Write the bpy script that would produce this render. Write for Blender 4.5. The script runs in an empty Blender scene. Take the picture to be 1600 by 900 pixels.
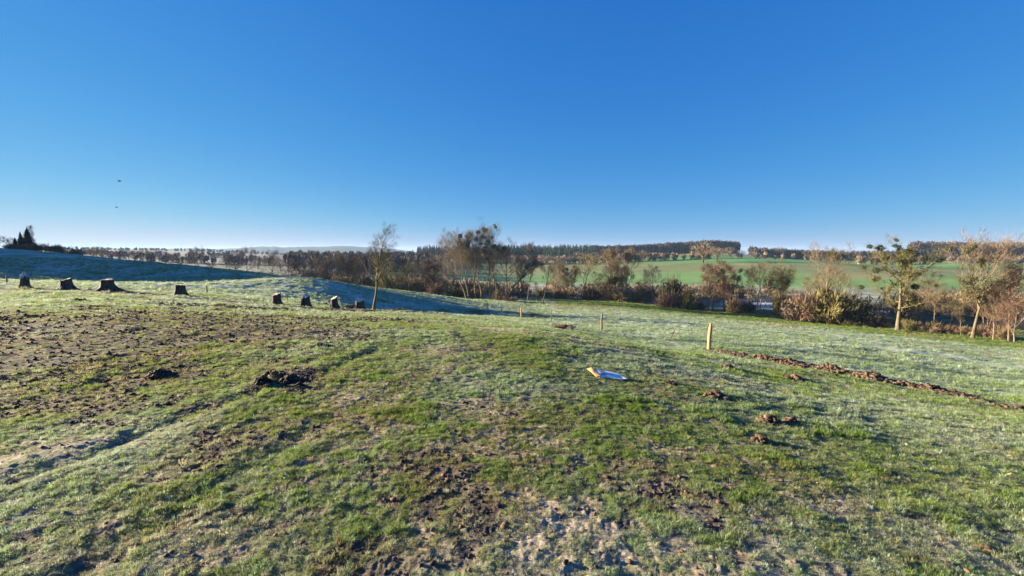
import bpy, math, random
import numpy as np
from mathutils import Vector, Matrix
R = math.radians
# ------------------------------------------------------------------ camera, sky, sun, exposure
SC = bpy.context.scene
COL = SC.collection
EYE = 1.6
F = 671.0                      # focal length in pixels of a 1600 px wide picture
PITCH = math.atan(60 / F)      # camera looks down a little: horizon at y = 390
SUN_AZ, SUN_EL = R(-75), R(11.5)  # azimuth from +Y towards +X
cam = bpy.data.cameras.new('camera'); co = bpy.data.objects.new('camera', cam); COL.objects.link(co)
cam.sensor_width = 36; cam.lens = 36 * F / 1600; cam.clip_start = .05; cam.clip_end = 20000
co.location = (0, 0, EYE); co.rotation_euler = (R(90) - PITCH, 0, 0)
SC.camera = co
W = bpy.data.worlds.new('World'); SC.world = W; W.use_nodes = True
nt = W.node_tree; bg = nt.nodes['Background']
sky = nt.nodes.new('ShaderNodeTexSky'); sky.sky_type = 'NISHITA'; sky.sun_disc = False
sky.sun_elevation = SUN_EL; sky.sun_rotation = SUN_AZ
sky.altitude = 0; sky.air_density = .7; sky.dust_density = 0; sky.ozone_density = 6
# film response of the sky: one gain and one gamma per channel
EXPO = 2.25; SKY_STRENGTH = .15; _k = 1 / (SKY_STRENGTH * 2 ** EXPO)
sep = nt.nodes.new('ShaderNodeSeparateColor'); cmb = nt.nodes.new('ShaderNodeCombineColor'); nt.links.new(sky.outputs[0], sep.inputs[0])
for _i, (_g, _p) in enumerate(((.145, 1.22), (.223, .655), (.49, .284))):
    pw = nt.nodes.new('ShaderNodeMath'); pw.operation = 'POWER'; pw.inputs[1].default_value = _p; nt.links.new(sep.outputs[_i], pw.inputs[0])
    ml = nt.nodes.new('ShaderNodeMath'); ml.operation = 'MULTIPLY'; ml.inputs[1].default_value = _g * _k; nt.links.new(pw.outputs[0], ml.inputs[0])
    mn = nt.nodes.new('ShaderNodeMath'); mn.operation = 'SMOOTH_MIN'; mn.inputs[1].default_value = (.63, .82, .90)[_i] * _k; mn.inputs[2].default_value = .3 * _k; nt.links.new(ml.outputs[0], mn.inputs[0]); nt.links.new(mn.outputs[0], cmb.inputs[_i])
nt.links.new(cmb.outputs[0], bg.inputs[0]); bg.inputs[1].default_value = SKY_STRENGTH
sun = bpy.data.lights.new('sun', 'SUN'); so = bpy.data.objects.new('sun', sun); COL.objects.link(so)
sun.energy = 5.0; sun.angle = R(.5); sun.color = (1, .80, .54)
sd = Vector((math.sin(SUN_AZ) * math.cos(SUN_EL), math.cos(SUN_AZ) * math.cos(SUN_EL), math.sin(SUN_EL)))
so.rotation_euler = sd.to_track_quat('Z', 'Y').to_euler()
SC.view_settings.view_transform = 'Standard'; SC.view_settings.look = 'None'
SC.view_settings.gamma = 1; SC.view_settings.exposure = EXPO
try:
    SC.cycles.max_bounces = 5; SC.cycles.diffuse_bounces = 2; SC.cycles.volume_bounces = 0
    SC.cycles.transparent_max_bounces = 8
except Exception: pass

# ------------------------------------------------------------------ noise
def _hash(i, j, s):
    n = (i.astype(np.int64) * 374761393 + j.astype(np.int64) * 668265263 + s * 2147483647) & 0xffffffff
    n = ((n ^ (n >> 13)) * 1274126177) & 0xffffffff
    n = ((n ^ (n >> 16)) * 2246822519) & 0xffffffff
    return ((n ^ (n >> 15)) & 0xffffff) / float(0xffffff)
def vnoise(x, y, s=0):
    i = np.floor(x); j = np.floor(y); u = x - i; v = y - j
    u = u * u * u * (u * (u * 6 - 15) + 10); v = v * v * v * (v * (v * 6 - 15) + 10)
    i = i.astype(np.int64); j = j.astype(np.int64)
    a = _hash(i, j, s); b = _hash(i + 1, j, s); c = _hash(i, j + 1, s); d = _hash(i + 1, j + 1, s)
    return (a * (1 - u) + b * u) * (1 - v) + (c * (1 - u) + d * u) * v
def fbm(x, y, wl, octs=3, s=0, gain=.5):
    """-1..1 noise of base wavelength wl metres"""
    t = 0; amp = 1; tot = 0; c, sn = math.cos(.6), math.sin(.6)
    xx, yy = x / wl, y / wl
    for k in range(octs):
        t = t + amp * (vnoise(xx, yy, s + k * 17) * 2 - 1); tot += amp; amp *= gain
        xx, yy = (xx * c - yy * sn) * 2.03 + 5.2, (xx * sn + yy * c) * 2.03 - 3.1
    return t / tot
def smooth(a, b, x):
    t = np.clip((x - a) / (b - a), 0, 1); return t * t * (3 - 2 * t)

# ------------------------------------------------------------------ picture rays, used only to survey where things stand
def elev(py): return math.atan((450 - py) / F) - PITCH
def zray(Y, py): return EYE + Y * math.tan(elev(py))
def xray(px, Y, py=450):
    v = (450 - py) / F
    return (px - 800) / F * Y / (math.cos(PITCH) + v * math.sin(PITCH))

# ------------------------------------------------------------------ terrain: surveyed heights along lines of sight
cols = {}
def column(px, nodes):
    th = math.degrees(math.atan((px - 800) / F)); c = math.cos(math.radians(th)); out = [(1.0, 0.0), (3.0, 0.0)]
    for Y, v, *k in nodes: out.append((Y / c, zray(Y, v) if not k else v))
    cols[th] = out
Z = 'z'
#            mid          brow/stump line dip          lower hill       crest/meadow    valley      foot of far slope, mid, ridge, beyond, far
column(0,    [(9, 0, Z), (31, 450), (38, 443), (55, 432), (92, 386), (140, 393), (250, 398), (500, 394), (900, 389), (1500, -25, Z), (5000, -40, Z)])
column(100,  [(9, 0, Z), (29, 453), (37, 446), (55, 434), (92, 394), (140, 402), (250, 404), (500, 396), (900, 389), (1500, -25, Z), (5000, -40, Z)])
column(180,  [(9, 0, Z), (28, 456), (36, 447), (54, 437), (92, 404), (140, 410), (260, 409), (450, 399), (850, 390), (1500, -25, Z), (5000, -40, Z)])
column(350,  [(9, -.02, Z), (27, 469), (34, 460), (50, 446), (86, 420), (135, 428), (220, 425), (420, 408), (850, 393), (1500, -30, Z), (5000, -50, Z)])
column(480,  [(9, -.05, Z), (26, 480), (33, 472), (47, 458), (78, 434), (130, 447), (220, 428), (500, 408), (1200, 399), (1700, -35, Z), (5000, -60, Z)])
column(583,  [(9, -.08, Z), (29, 485), (36, 487), (48, 474), (72, 448), (125, 457), (220, 432), (500, 410), (1200, 400), (1700, -35, Z), (5000, -60, Z)])
column(720,  [(9, -.1, Z), (24, 494), (36, 492), (52, 482), (74, 466), (105, 470), (200, 441), (420, 412), (620, 403), (1100, -25, Z), (5000, -60, Z)])
column(830,  [(9, -.15, Z), (17, 507), (29, 504), (48, 498), (80, 483), (118, 466), (200, 445), (420, 414), (600, 403), (1100, -25, Z), (5000, -60, Z)])
column(970,  [(8, -.3, Z), (13, 532), (20, 534), (40, 510), (75, 487), (112, 472), (190, 446), (380, 415), (600, 402), (1100, -25, Z), (5000, -60, Z)])
column(1050, [(7, -.33, Z), (12, 546), (19, 544), (38, 515), (72, 494), (105, 481), (180, 448), (365, 415), (600, 397), (1100, -25, Z), (5000, -60, Z)])
column(1110, [(6.5, -.35, Z), (11.5, 557), (18.5, 549), (38, 518), (70, 500), (98, 488), (170, 450), (350, 415), (600, 392), (1100, -25, Z), (5000, -60, Z)])
column(1180, [(6.2, -.4, Z), (11, 571), (17.5, 558), (36, 524), (65, 506), (92, 492), (160, 450), (340, 415), (600, 398), (1100, -25, Z), (5000, -60, Z)])
column(1250, [(6, -.45, Z), (10.5, 585), (17, 568), (35, 530), (60, 513), (82, 503), (150, 452), (330, 415), (600, 404), (1100, -25, Z), (5000, -60, Z)])
column(1408, [(5.5, -.5, Z), (9.5, 612), (15, 592), (32, 549), (52, 528), (70, 519), (140, 455), (300, 420), (560, 406), (1100, -25, Z), (5000, -60, Z)])
column(1600, [(5, -.5, Z), (8.5, 645), (14, 620), (28, 575), (45, 550), (60, 539), (130, 458), (280, 422), (520, 408), (1100, -25, Z), (5000, -60, Z)])
column(2300, [(5, -.7, Z), (8, -1.8, Z), (13, -3.4, Z), (26, -6.4, Z), (40, -9.2, Z), (52, -11.7, Z), (120, -11.5, Z), (260, -9, Z), (500, -4, Z), (1100, -25, Z), (5000, -60, Z)])
K = 13
cols[-62.0] = [(1, 0), (3, 0), (18, 0), (50, -.9), (70, -.6), (100, 1.0), (150, 3.5), (210, 2), (350, -2), (600, -5), (1500, 0), (2500, -25), (8000, -40)]
cols[-90.0] = [(1, 0), (3, 0), (18, .2), (40, .2), (60, 1), (100, 2.2), (150, 5.0), (210, 4.5), (350, 2), (600, 0), (1500, 0), (2500, -25), (8000, -40)]
for t in (-180.0, 180.0): cols[t] = [(1, 0), (3, 0), (9, .3), (20, .8), (35, 1.3), (60, 2), (90, 3), (130, 3), (250, 3), (500, 3), (1500, 0), (2500, -25), (8000, -40)]
cols[110.0] = [(1, 0), (3, 0), (9, -.7), (16, -1.6), (25, -3), (50, -6), (90, -9), (130, -11), (250, -11), (500, -8), (1500, -5), (2500, -25), (8000, -40)]
TH = np.arange(-180, 180.01, .25); LR = np.linspace(math.log(.5), math.log(9000), 900)
def _build_table():
    ths = sorted(cols); r = np.array([[math.log(n[0]) for n in cols[t]] for t in ths]); z = np.array([[n[1] for n in cols[t]] for t in ths])
    rr = np.stack([np.interp(TH, ths, r[:, k]) for k in range(K)], 1); zz = np.stack([np.interp(TH, ths, z[:, k]) for k in range(K)], 1)
    T = np.zeros((len(TH), len(LR))); S = np.zeros_like(T); er = np.exp(LR)
    for i in range(len(TH)):
        T[i] = np.interp(er, np.exp(rr[i]), zz[i]); S[i] = np.interp(LR, rr[i], np.arange(K))
    def g(A, sig, ax):
        n = int(sig * 3) + 1; k = np.exp(-.5 * (np.arange(-n, n + 1) / sig) ** 2); k /= k.sum()
        P = np.pad(A, [(n, n) if a == ax else (0, 0) for a in (0, 1)], mode='wrap' if ax == 0 else 'edge')
        return np.apply_along_axis(lambda v: np.convolve(v, k, 'valid'), ax, P)
    return g(g(T, 5, 0), 5, 1), g(g(S, 5, 0), 5, 1)
TZ, TS = _build_table()
def _look(T, x, y):
    th = np.degrees(np.arctan2(x, y)); lr = np.log(np.maximum(np.hypot(x, y), .5))
    a = np.clip((th + 180) / .25, 0, len(TH) - 1.001); b = np.clip((lr - LR[0]) / (LR[1] - LR[0]), 0, len(LR) - 1.001)
    i = a.astype(int); j = b.astype(int); u = a - i; v = b - j
    return (T[i, j] * (1 - v) + T[i, j + 1] * v) * (1 - u) + (T[i + 1, j] * (1 - v) + T[i + 1, j + 1] * v) * u
def sfeat(x, y): return _look(TS, x, y)
def segdist(x, y, pts):
    """distance to a polyline and signed side"""
    best = np.full(np.shape(x), 1e9)
    for (ax, ay), (bx, by) in zip(pts[:-1], pts[1:]):
        dx, dy = bx - ax, by - ay; t = np.clip(((x - ax) * dx + (y - ay) * dy) / (dx * dx + dy * dy), 0, 1)
        best = np.minimum(best, np.hypot(x - ax - t * dx, y - ay - t * dy))
    return best
RUTS = [[(-3.9, 1.4), (-3.55, 2.9), (-3.15, 4.1), (-2.5, 5.6), (-2.1, 7.6), (-2.6, 10), (-4, 14)],
        [(-2.3, 1.2), (-2.0, 2.6), (-1.75, 3.8), (-1.1, 5.4), (-.8, 7.4), (-1.2, 10), (-2.2, 14)],
        [(-9, 3.6), (-7.2, 5.6), (-6.2, 7.4), (-6.0, 10), (-7, 15)], [(-13, 7), (-10.5, 9.5), (-9.5, 12.5), (-10, 17)]]
def relief(x, y):
    r = np.hypot(x, y); s = sfeat(x, y)
    z = .10 * fbm(x, y, 7, 2, 3) * smooth(2, 8, r) * (1 - smooth(300, 600, r))
    z = z + .05 * fbm(x, y, 1.4, 2, 9) * (1 - smooth(150, 300, r)) * (.2 + .65 * smooth(5, 20, r))
    far = smooth(20, 40, r) * (1 - smooth(120, 200, r))
    z = z + .17 * np.abs(fbm(x, y, 2.6, 3, 21)) * far + .12 * np.abs(fbm(x, y, 1.1, 2, 23)) * smooth(30, 50, r) * (1 - smooth(120, 200, r)) + .05 * np.abs(fbm(x, y, .8, 2, 25)) * smooth(4, 9, r) * (1 - smooth(25, 40, r))
    z = z + 5.5 * fbm(x, y, 170, 2, 27) * smooth(8.1, 8.8, s) * (1 - smooth(9.4, 9.9, s))
    z = z + .010 * fbm(x, y, .34, 2, 31) * (1 - smooth(30, 60, r))
    z = z + .009 * fbm(x, y, .11, 2, 41) * (1 - smooth(10, 22, r))
    z = z + .005 * np.abs(fbm(x, y, .026, 2, 53)) * (1 - smooth(3, 5, r)) + .013 * np.abs(fbm(x, y, .055, 2, 51)) * (1 - smooth(5, 10, r))
    wob = .12 * fbm(x, y, 1.1, 2, 77)
    for k, p in enumerate(RUTS):
        d = segdist(x + wob, y, p); w = .12 if k < 2 else .2
        z = z - (.020 if k == 0 else .014) * np.exp(-(d / w) ** 2) * (1.3 * smooth(.3, .75, vnoise(x * .9, y * .9, 5))) + .006 * np.exp(-((d - 2.1 * w) / w) ** 2)
    return z
BUMPS = []   # (x, y, rx, ry, dz)
def HB(x, y):
    z = _look(TZ, x, y)
    for bx, by, rx, ry, dz in BUMPS: z = z + dz * np.exp(-((x - bx) / rx) ** 2 - ((y - by) / ry) ** 2)
    return z
def H(x, y): return HB(x, y) + relief(x, y)
BUMPS += [(4.7, 15.8, 1.2, 2.2, -.42), (-25, 54, 10, 8, 1.4), (-9, 49, 7, 11, -1.1), (-60, 62, 26, 12, -1.2)]
def h1(x, y): return float(H(np.array([float(x)]), np.array([float(y)]))[0])
def ground_at(px, py, lo=1.2, hi=130):
    """world point where the line of sight through (px,py) first meets the ground"""
    Y = np.exp(np.linspace(math.log(lo), math.log(hi), 3000)); v = (450 - py) / F
    x = (px - 800) / F * Y / (math.cos(PITCH) + v * math.sin(PITCH)); z = EYE + Y * math.tan(elev(py))
    below = np.nonzero(H(x, Y) >= z)[0]
    i = below[0] if len(below) else len(Y) - 1
    return float(x[i]), float(Y[i])

# ------------------------------------------------------------------ mesh + material helpers
def mesh_np(name, V, Fc, smooth_=False, attrs=None):
    """V (n,3); Fc list of arrays of equal-width faces"""
    me = bpy.data.meshes.new(name); V = np.asarray(V, np.float32)
    if not isinstance(Fc, list): Fc = [Fc]
    Fc = [np.asarray(f, np.int32) for f in Fc if len(f)]
    me.vertices.add(len(V)); me.vertices.foreach_set('co', V.ravel())
    nl = sum(f.size for f in Fc); nf = sum(len(f) for f in Fc)
    me.loops.add(nl); me.loops.foreach_set('vertex_index', np.concatenate([f.ravel() for f in Fc]))
    tot = np.concatenate([np.full(len(f), f.shape[1]) for f in Fc]).astype(np.int32)
    me.polygons.add(nf); me.polygons.foreach_set('loop_start', (np.cumsum(tot) - tot).astype(np.int32)); me.polygons.foreach_set('loop_total', tot)
    if smooth_: me.polygons.foreach_set('use_smooth', np.ones(nf, bool))
    for k, a in (attrs or {}).items():
        a = np.asarray(a, np.float32)
        if a.ndim == 2:
            at = me.attributes.new(k, 'FLOAT_COLOR', 'POINT')
            if a.shape[1] == 3: a = np.concatenate([a, np.ones((len(a), 1), np.float32)], 1)
            at.data.foreach_set('color', a.ravel())
        else:
            at = me.attributes.new(k, 'FLOAT', 'POINT'); at.data.foreach_set('value', a)
    me.update(calc_edges=True); me.validate()
    return me
def link(name, me, mat=None, parent=None, loc=None):
    o = bpy.data.objects.new(name, me); COL.objects.link(o)
    if mat is not None:
        if not me.materials: me.materials.append(mat)
        elif me.materials[0] != mat:
            o.material_slots[0].link = 'OBJECT'; o.material_slots[0].material = mat
    if parent: o.parent = parent
    if loc is not None: o.location = loc
    return o
def tag(o, label=None, cat=None, group=None, kind=None):
    if label: o['label'] = label
    if cat: o['category'] = cat
    if group: o['group'] = group
    if kind: o['kind'] = kind
    return o
def empty(name, loc, rz=0, s=1):
    o = bpy.data.objects.new(name, None); COL.objects.link(o); o.location = loc; o.rotation_euler = (0, 0, rz)
    o.scale = (s, s, s) if not hasattr(s, '__len__') else s; o.empty_display_size = .2
    return o
def material(name, rough=.85, spec=.3):
    m = bpy.data.materials.new(name); m.use_nodes = True; t = m.node_tree; b = t.nodes['Principled BSDF']
    b.inputs['Roughness'].default_value = rough; b.inputs['Specular IOR Level'].default_value = spec
    return m, t, b
def noise_mat(name, c1, c2, scale=4, rough=.85, spec=.25, bump=0, stretch=(1, 1, 1), attr=None, rand=0, trans=0):
    """two-colour noise material; attr multiplies by a colour attribute; rand varies value per object"""
    m, t, b = material(name, rough, spec); N = t.nodes; L = t.links
    tc = N.new('ShaderNodeTexCoord'); mp = N.new('ShaderNodeMapping'); mp.inputs['Scale'].default_value = stretch
    L.new(tc.outputs['Object'], mp.inputs[0]); n = N.new('ShaderNodeTexNoise'); n.inputs['Scale'].default_value = scale; n.inputs['Detail'].default_value = 5
    L.new(mp.outputs[0], n.inputs[0]); r = N.new('ShaderNodeValToRGB'); r.color_ramp.elements[0].position = .35; r.color_ramp.elements[1].position = .65
    r.color_ramp.elements[0].color = (*c1, 1); r.color_ramp.elements[1].color = (*c2, 1); L.new(n.outputs[0], r.inputs[0])
    out = r.outputs[0]
    if attr:
        a = N.new('ShaderNodeAttribute'); a.attribute_name = attr; mx = N.new('ShaderNodeMix'); mx.data_type = 'RGBA'; mx.blend_type = 'MULTIPLY'; mx.inputs[0].default_value = 1
        L.new(out, mx.inputs[6]); L.new(a.outputs['Color'], mx.inputs[7]); out = mx.outputs[2]
    if rand:
        oi = N.new('ShaderNodeObjectInfo'); hs = N.new('ShaderNodeHueSaturation'); mr = N.new('ShaderNodeMapRange')
        mr.inputs[3].default_value = 1 - rand; mr.inputs[4].default_value = 1 + rand
        L.new(oi.outputs['Random'], mr.inputs[0]); L.new(mr.outputs[0], hs.inputs['Value']); L.new(out, hs.inputs['Color']); out = hs.outputs[0]
    L.new(out, b.inputs['Base Color'])
    if bump:
        bp = N.new('ShaderNodeBump'); bp.inputs['Strength'].default_value = bump; L.new(n.outputs[0], bp.inputs['Height']); L.new(bp.outputs[0], b.inputs['Normal'])
    return m

# ------------------------------------------------------------------ what covers the ground
def zone_list(items): return [(*ground_at(px, py), rx, ry) for px, py, rx, ry in items]
ZT = zone_list([(820, 682, .75, .42), (715, 642, .6, .35), (600, 665, .35, .25), (850, 840, .55, .45), (900, 870, .6, .3), (760, 770, .5, .3), (470, 690, .5, .35),
                (1060, 630, .55, .5), (1200, 735, .5, .28), (1190, 805, .35, .2), (440, 530, 1.6, 1.1), (690, 545, .9, .8), (560, 620, .5, .6), (60, 700, .5, .3),
                (1150, 600, 1.0, .4), (260, 745, .35, .2), (990, 770, .4, .2), (640, 870, .3, .2), (1330, 655, .5, .2), (1480, 850, .3, .12), (930, 540, .9, .6),
                (20, 620, 1.6, .8), (700, 850, .5, .3), (1100, 840, .5, .3), (1290, 790, .4, .22), (780, 515, 1.4, 1.2), (330, 860, .3, .2), (1000, 690, .4, .3)])
ZD = zone_list([(60, 520, 5, 4), (180, 575, 2.2, 1.6), (380, 480, 4, 2.5), (480, 520, 2, 1.5), (100, 630, 1.4, .8), (120, 540, 3.2, 2.4), (300, 520, 2.6, 2.2), (60, 580, 2.0, 1.2), (30, 500, 5, 3), (230, 490, 4, 3), (420, 500, 2.4, 2.6), (330, 700, .5, .5),
                (740, 820, .3, .5), (460, 590, .5, .5), (610, 500, 2.5, 1.6), (210, 560, 2, 1), (560, 880, .5, .3), (700, 760, .35, .35), (1050, 780, .4, .3)])
STUMPLINE = [(xray(px, Y), Y - 1.9) for px, Y in ((-60, 31), (40, 30), (170, 28), (350, 27), (480, 26.5), (583, 28), (650, 28.5))]
def cover(x, y):
    """soil (0..1), tan (0..1: pale trodden soil), frost, lush"""
    r = np.hypot(x, y); s = sfeat(x, y)
    w1 = fbm(x * .62, y * 1.1, .6, 4, 101, .7); w2 = fbm(x, y, .13, 3, 111, .65); w3 = fbm(x, y, 3.5, 3, 121)
    w4 = fbm(x, y, .07, 2, 116, .6); tan = np.zeros_like(x); dark = np.zeros_like(x)
    for zx, zy, rx, ry in ZT:
        d = np.hypot((x - zx) / rx, (y - zy) / ry); tan = np.maximum(tan, 1 - d * .62)
    for zx, zy, rx, ry in ZD:
        d = np.hypot((x - zx) / rx, (y - zy) / ry); dark = np.maximum(dark, 1 - d * .62)
    tan = smooth(.36, .66, tan + .42 * w1 + .32 * w2); dark = smooth(.32, .6, dark + .75 * w1 + .45 * w2)
    general = smooth(.12, .46, w1 * .7 + w2 * 1.0 - .02 + .25 * w4 + .14 * (1 - smooth(2, 7, r)) * np.exp(-((x + .2) / 2.4) ** 2)) * (1 - smooth(25, 45, r)) * (1 - .6 * smooth(.8, 4, x))
    rut = np.zeros_like(x); wob = .12 * fbm(x, y, 1.1, 2, 77)
    for k, p in enumerate(RUTS): rut = np.maximum(rut, np.exp(-(segdist(x + wob, y, p) / (.13 if k < 2 else .3)) ** 2))
    rut = .85 * rut * smooth(.3, .9, .4 + w1 + w2)
    # dark strip along the row of stumps: mud, with their joined shadows painted in
    strip = smooth(3.4, 1.2, segdist(x, y + .5 * w3, STUMPLINE) + .9 * w1) * smooth(-.45, .1, w1 + .6 * w3 + .2) if (r.max() > 15) else np.zeros_like(x)
    dark = np.clip(np.maximum(np.maximum(dark, rut), strip), 0, 1)
    fine = smooth(-.25, .35, w4 + .8 * w2 + .1) * (1 - smooth(12, 30, r)) + smooth(12, 30, r)
    tan = .8 * tan * (.5 + .5 * fine); dark = dark * (.6 + .4 * fine)
    soil = np.clip(np.maximum(np.maximum(tan, dark), general * .9), 0, 1)
    frost = np.clip(.30 + .65 * fbm(x, y, 1.7, 3, 131) + .30 * w2 + .35 * smooth(9, 26, r) + .10 * smooth(0, 5, x), 0, 1)
    lush = smooth(.1, .6, .7 * fbm(x, y, .9, 3, 141) + .8 * fbm(x, y, .22, 2, 151)) * (1 - smooth(30, 60, r))
    lush = lush * (.55 + .45 * smooth(-1, 5, x)) + .0 * r
    return soil, tan, dark, frost, lush
def mixc(a, b, t): return a * (1 - t[:, None]) + np.asarray(b)[None] * t[:, None]
def ground_colour(x, y):
    soil, tan, dark, frost, lush = cover(x, y); r = np.hypot(x, y); s = sfeat(x, y); th = np.degrees(np.arctan2(x, y))
    w = fbm(x, y, .5, 3, 161); wl = fbm(x, y, 12, 3, 171); wm = fbm(x, y, 3, 3, 181)
    c = np.zeros((len(x), 3)) + np.array((.13, .15, .05))                      # thatch between blades
    c = mixc(c, (.08, .16, .03), lush * .6)
    c = mixc(c, (.37, .40, .33), frost * (.35 + .4 * smooth(7, 25, r)))
    sc = np.zeros((len(x), 3)) + np.array((.11, .082, .06))
    sc = mixc(sc, (.40, .32, .23), np.clip(tan * .9 + .35 * (w + .3), 0, 1))
    sc = mixc(sc, (.020, .016, .017), dark * (.6 + .4 * smooth(-.3, .3, w)) * .92)
    sc = mixc(sc, (.36, .34, .34), smooth(.1, .7, frost + w * .5 - .25) * (.35 - .25 * dark))
    c = c * (1 - soil[:, None]) + sc * soil[:, None]
    # lower meadow: frosted sward, patches of plain green and of brown sedge
    m = smooth(3.3, 4.2, s) * (1 - smooth(7.0, 7.15, s))
    md = np.zeros((len(x), 3)) + np.array((.25, .31, .21))
    md = mixc(md, (.40, .45, .38), smooth(-.3, .5, wm + .4 * w))
    md = mixc(md, (.14, .19, .055), smooth(.0, .55, fbm(x, y, 2.2, 3, 191) - .12))
    md = mixc(md, (.17, .15, .075), smooth(.1, .5, wl + .5 * wm) * smooth(5.3, 5.9, s + .2 * wl) * smooth(-5, 5, x))
    md = mixc(md, (.10, .16, .04), smooth(6.15, 6.5, s + .25 * wm) * smooth(0, 20, x) * .9)
    c = c * (1 - m[:, None]) + md * m[:, None]
    # far side of the valley: strips of pasture, winter wheat and stubble
    f = smooth(7.0, 7.15, s)
    fd = np.zeros((len(x), 3)) + np.array((.20, .24, .15)); wf = fbm(x, y, 60, 4, 231); wg = fbm(x, y, 16, 3, 233); sw = s + .07 * wf + .02 * wg
    def band(a, b, e=.02): return smooth(a - e, a + e, sw) * (1 - smooth(b - e, b + e, sw))
    east = smooth(14, 16, th); mid = smooth(-4, -3, th) * (1 - east)
    wh = fbm(x, y * 2.2, 9, 3, 235); fd = mixc(fd, (.17, .19, .13), band(7, 7.75)); fd = mixc(fd, (.36, .39, .37), band(7.05, 7.98) * smooth(-.1, .35, wf + wg + wh) * .8); fd = mixc(fd, (.09, .085, .06), smooth(.1, .45, wh - wf) * band(7.0, 7.9) * .8)
    fd = mixc(fd, (.13, .25, .08), band(8.0, 8.5)); fd = mixc(fd, (.25, .28, .2), band(8.02, 8.10) * .7)
    fd = mixc(fd, (.155, .20, .075), band(8.5, 8.95)); fd = mixc(fd, (.20, .195, .09), band(8.4, 9.0) * smooth(0, .4, wg + wf)); fd = mixc(fd, (.085, .23, .06), band(8.95, 9.72) * east)
    fd = mixc(fd, (.18, .24, .10), band(9.0, 9.5) * mid); fd = mixc(fd, (.15, .24, .08), band(9.35, 10.4) * smooth(34, 36, th))
    fd = mixc(fd, (.20, .21, .20), smooth(-19, -21, th) * band(7.6, 9.9) * .8); fd = mixc(fd, (.22, .22, .12), band(8.7, 9.4) * smooth(-22, -20, th) * (1 - smooth(-8, -6, th)))
    fd = mixc(fd, (.16, .15, .12), smooth(10.2, 10.5, s))
    fd = fd * (1 + .22 * wg + .15 * wf)[:, None]
    c = c * (1 - f[:, None]) + fd * f[:, None]
    return c
def build_ground():
    rs = np.concatenate([[0.15, .5], np.exp(np.arange(0, math.log(60), .0045)), 60 * np.exp(np.arange(0, math.log(9000 / 60), .014))])
    th = np.concatenate([np.arange(-180, -90, 2.), np.arange(-90, -57, .4), np.arange(-57, 57, .14), np.arange(57, 90, .4), np.arange(90, 180, 2.)])
    T_, R_ = np.meshgrid(np.radians(th), rs); nr, nt_ = T_.shape
    x = (R_ * np.sin(T_)).ravel(); y = (R_ * np.cos(T_)).ravel()
    z = H(x, y); c = ground_colour(x, y)
    V = np.stack([x, y, z], 1); idx = np.arange(nr * nt_).reshape(nr, nt_); nx = np.roll(idx, -1, 1)
    Fq = np.stack([idx[:-1], idx[1:], nx[1:], nx[:-1]], -1).reshape(-1, 4)
    V = np.concatenate([V, [[0, 0, h1(0, 0)]]]); c = np.concatenate([c, c[:1]])
    tri = np.stack([np.full(nt_, len(V) - 1), idx[0], nx[0]], 1)
    me = mesh_np('ground', V, [Fq, tri[:, [0, 2, 1]] if False else tri], True, {'alb': c})
    m, t, b = material('frosty_pasture', .9, .2); N = t.nodes; L = t.links
    a = N.new('ShaderNodeAttribute'); a.attribute_name = 'alb'; g = N.new('ShaderNodeNewGeometry')
    n1 = N.new('ShaderNodeTexNoise'); n1.inputs['Scale'].default_value = 42; n1.inputs['Detail'].default_value = 8; n1.inputs['Roughness'].default_value = .7
    n2 = N.new('ShaderNodeTexNoise'); n2.inputs['Scale'].default_value = 2.2; n2.inputs['Detail'].default_value = 8; n2.inputs['Roughness'].default_value = .75
    for n in (n1, n2): L.new(g.outputs['Position'], n.inputs[0])
    ad = N.new('ShaderNodeMath'); ad.operation = 'ADD'; L.new(n1.outputs[0], ad.inputs[0]); L.new(n2.outputs[0], ad.inputs[1])
    mr = N.new('ShaderNodeMapRange'); mr.inputs[1].default_value = .6; mr.inputs[2].default_value = 1.4; mr.inputs[3].default_value = .45; mr.inputs[4].default_value = 1.55; L.new(ad.outputs[0], mr.inputs[0])
    vm = N.new('ShaderNodeVectorMath'); vm.operation = 'SCALE'; L.new(a.outputs['Color'], vm.inputs[0]); L.new(mr.outputs[0], vm.inputs['Scale'])
    L.new(vm.outputs[0], b.inputs['Base Color'])
    bp = N.new('ShaderNodeBump'); bp.inputs['Strength'].default_value = .6; bp.inputs['Distance'].default_value = .03; L.new(ad.outputs[0], bp.inputs['Height']); L.new(bp.outputs[0], b.inputs['Normal'])
    o = link('ground', me, m); tag(o, kind='structure'); return o
build_ground()

# distant blue hills, 3 to 5 km away
def build_hills():
    th = np.radians(np.arange(-70, 70, .25)); rows = []
    prof = np.interp(np.degrees(th), [-70, -50, -34, -27, -24, -20, -17, -12, 0, 70], [0, 10, 12, 24, 22, 30, 20, -20, -40, -40])
    hn = vnoise(np.degrees(th) * .9, np.zeros_like(th), 3) * 10 + vnoise(np.degrees(th) * 3, np.zeros_like(th), 4) * 4
    V = []
    for r, k in ((2600, 0), (2800, .35), (3100, .8), (3400, 1), (3700, .9), (4200, .3), (4800, 0)):
        V.append(np.stack([r * np.sin(th), r * np.cos(th), -60 + (prof + hn + 52) * k], 1))
    n = len(th); V = np.concatenate(V); i = np.arange(n - 1); Fq = np.concatenate([np.stack([a * n + i, a * n + i + 1, (a + 1) * n + i + 1, (a + 1) * n + i], 1) for a in range(6)])
    m = noise_mat('far_woodland', (.018, .028, .03), (.04, .05, .045), .01)
    tag(link('hills', mesh_np('hills', V, Fq, True), m), kind='structure')
build_hills()

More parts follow.
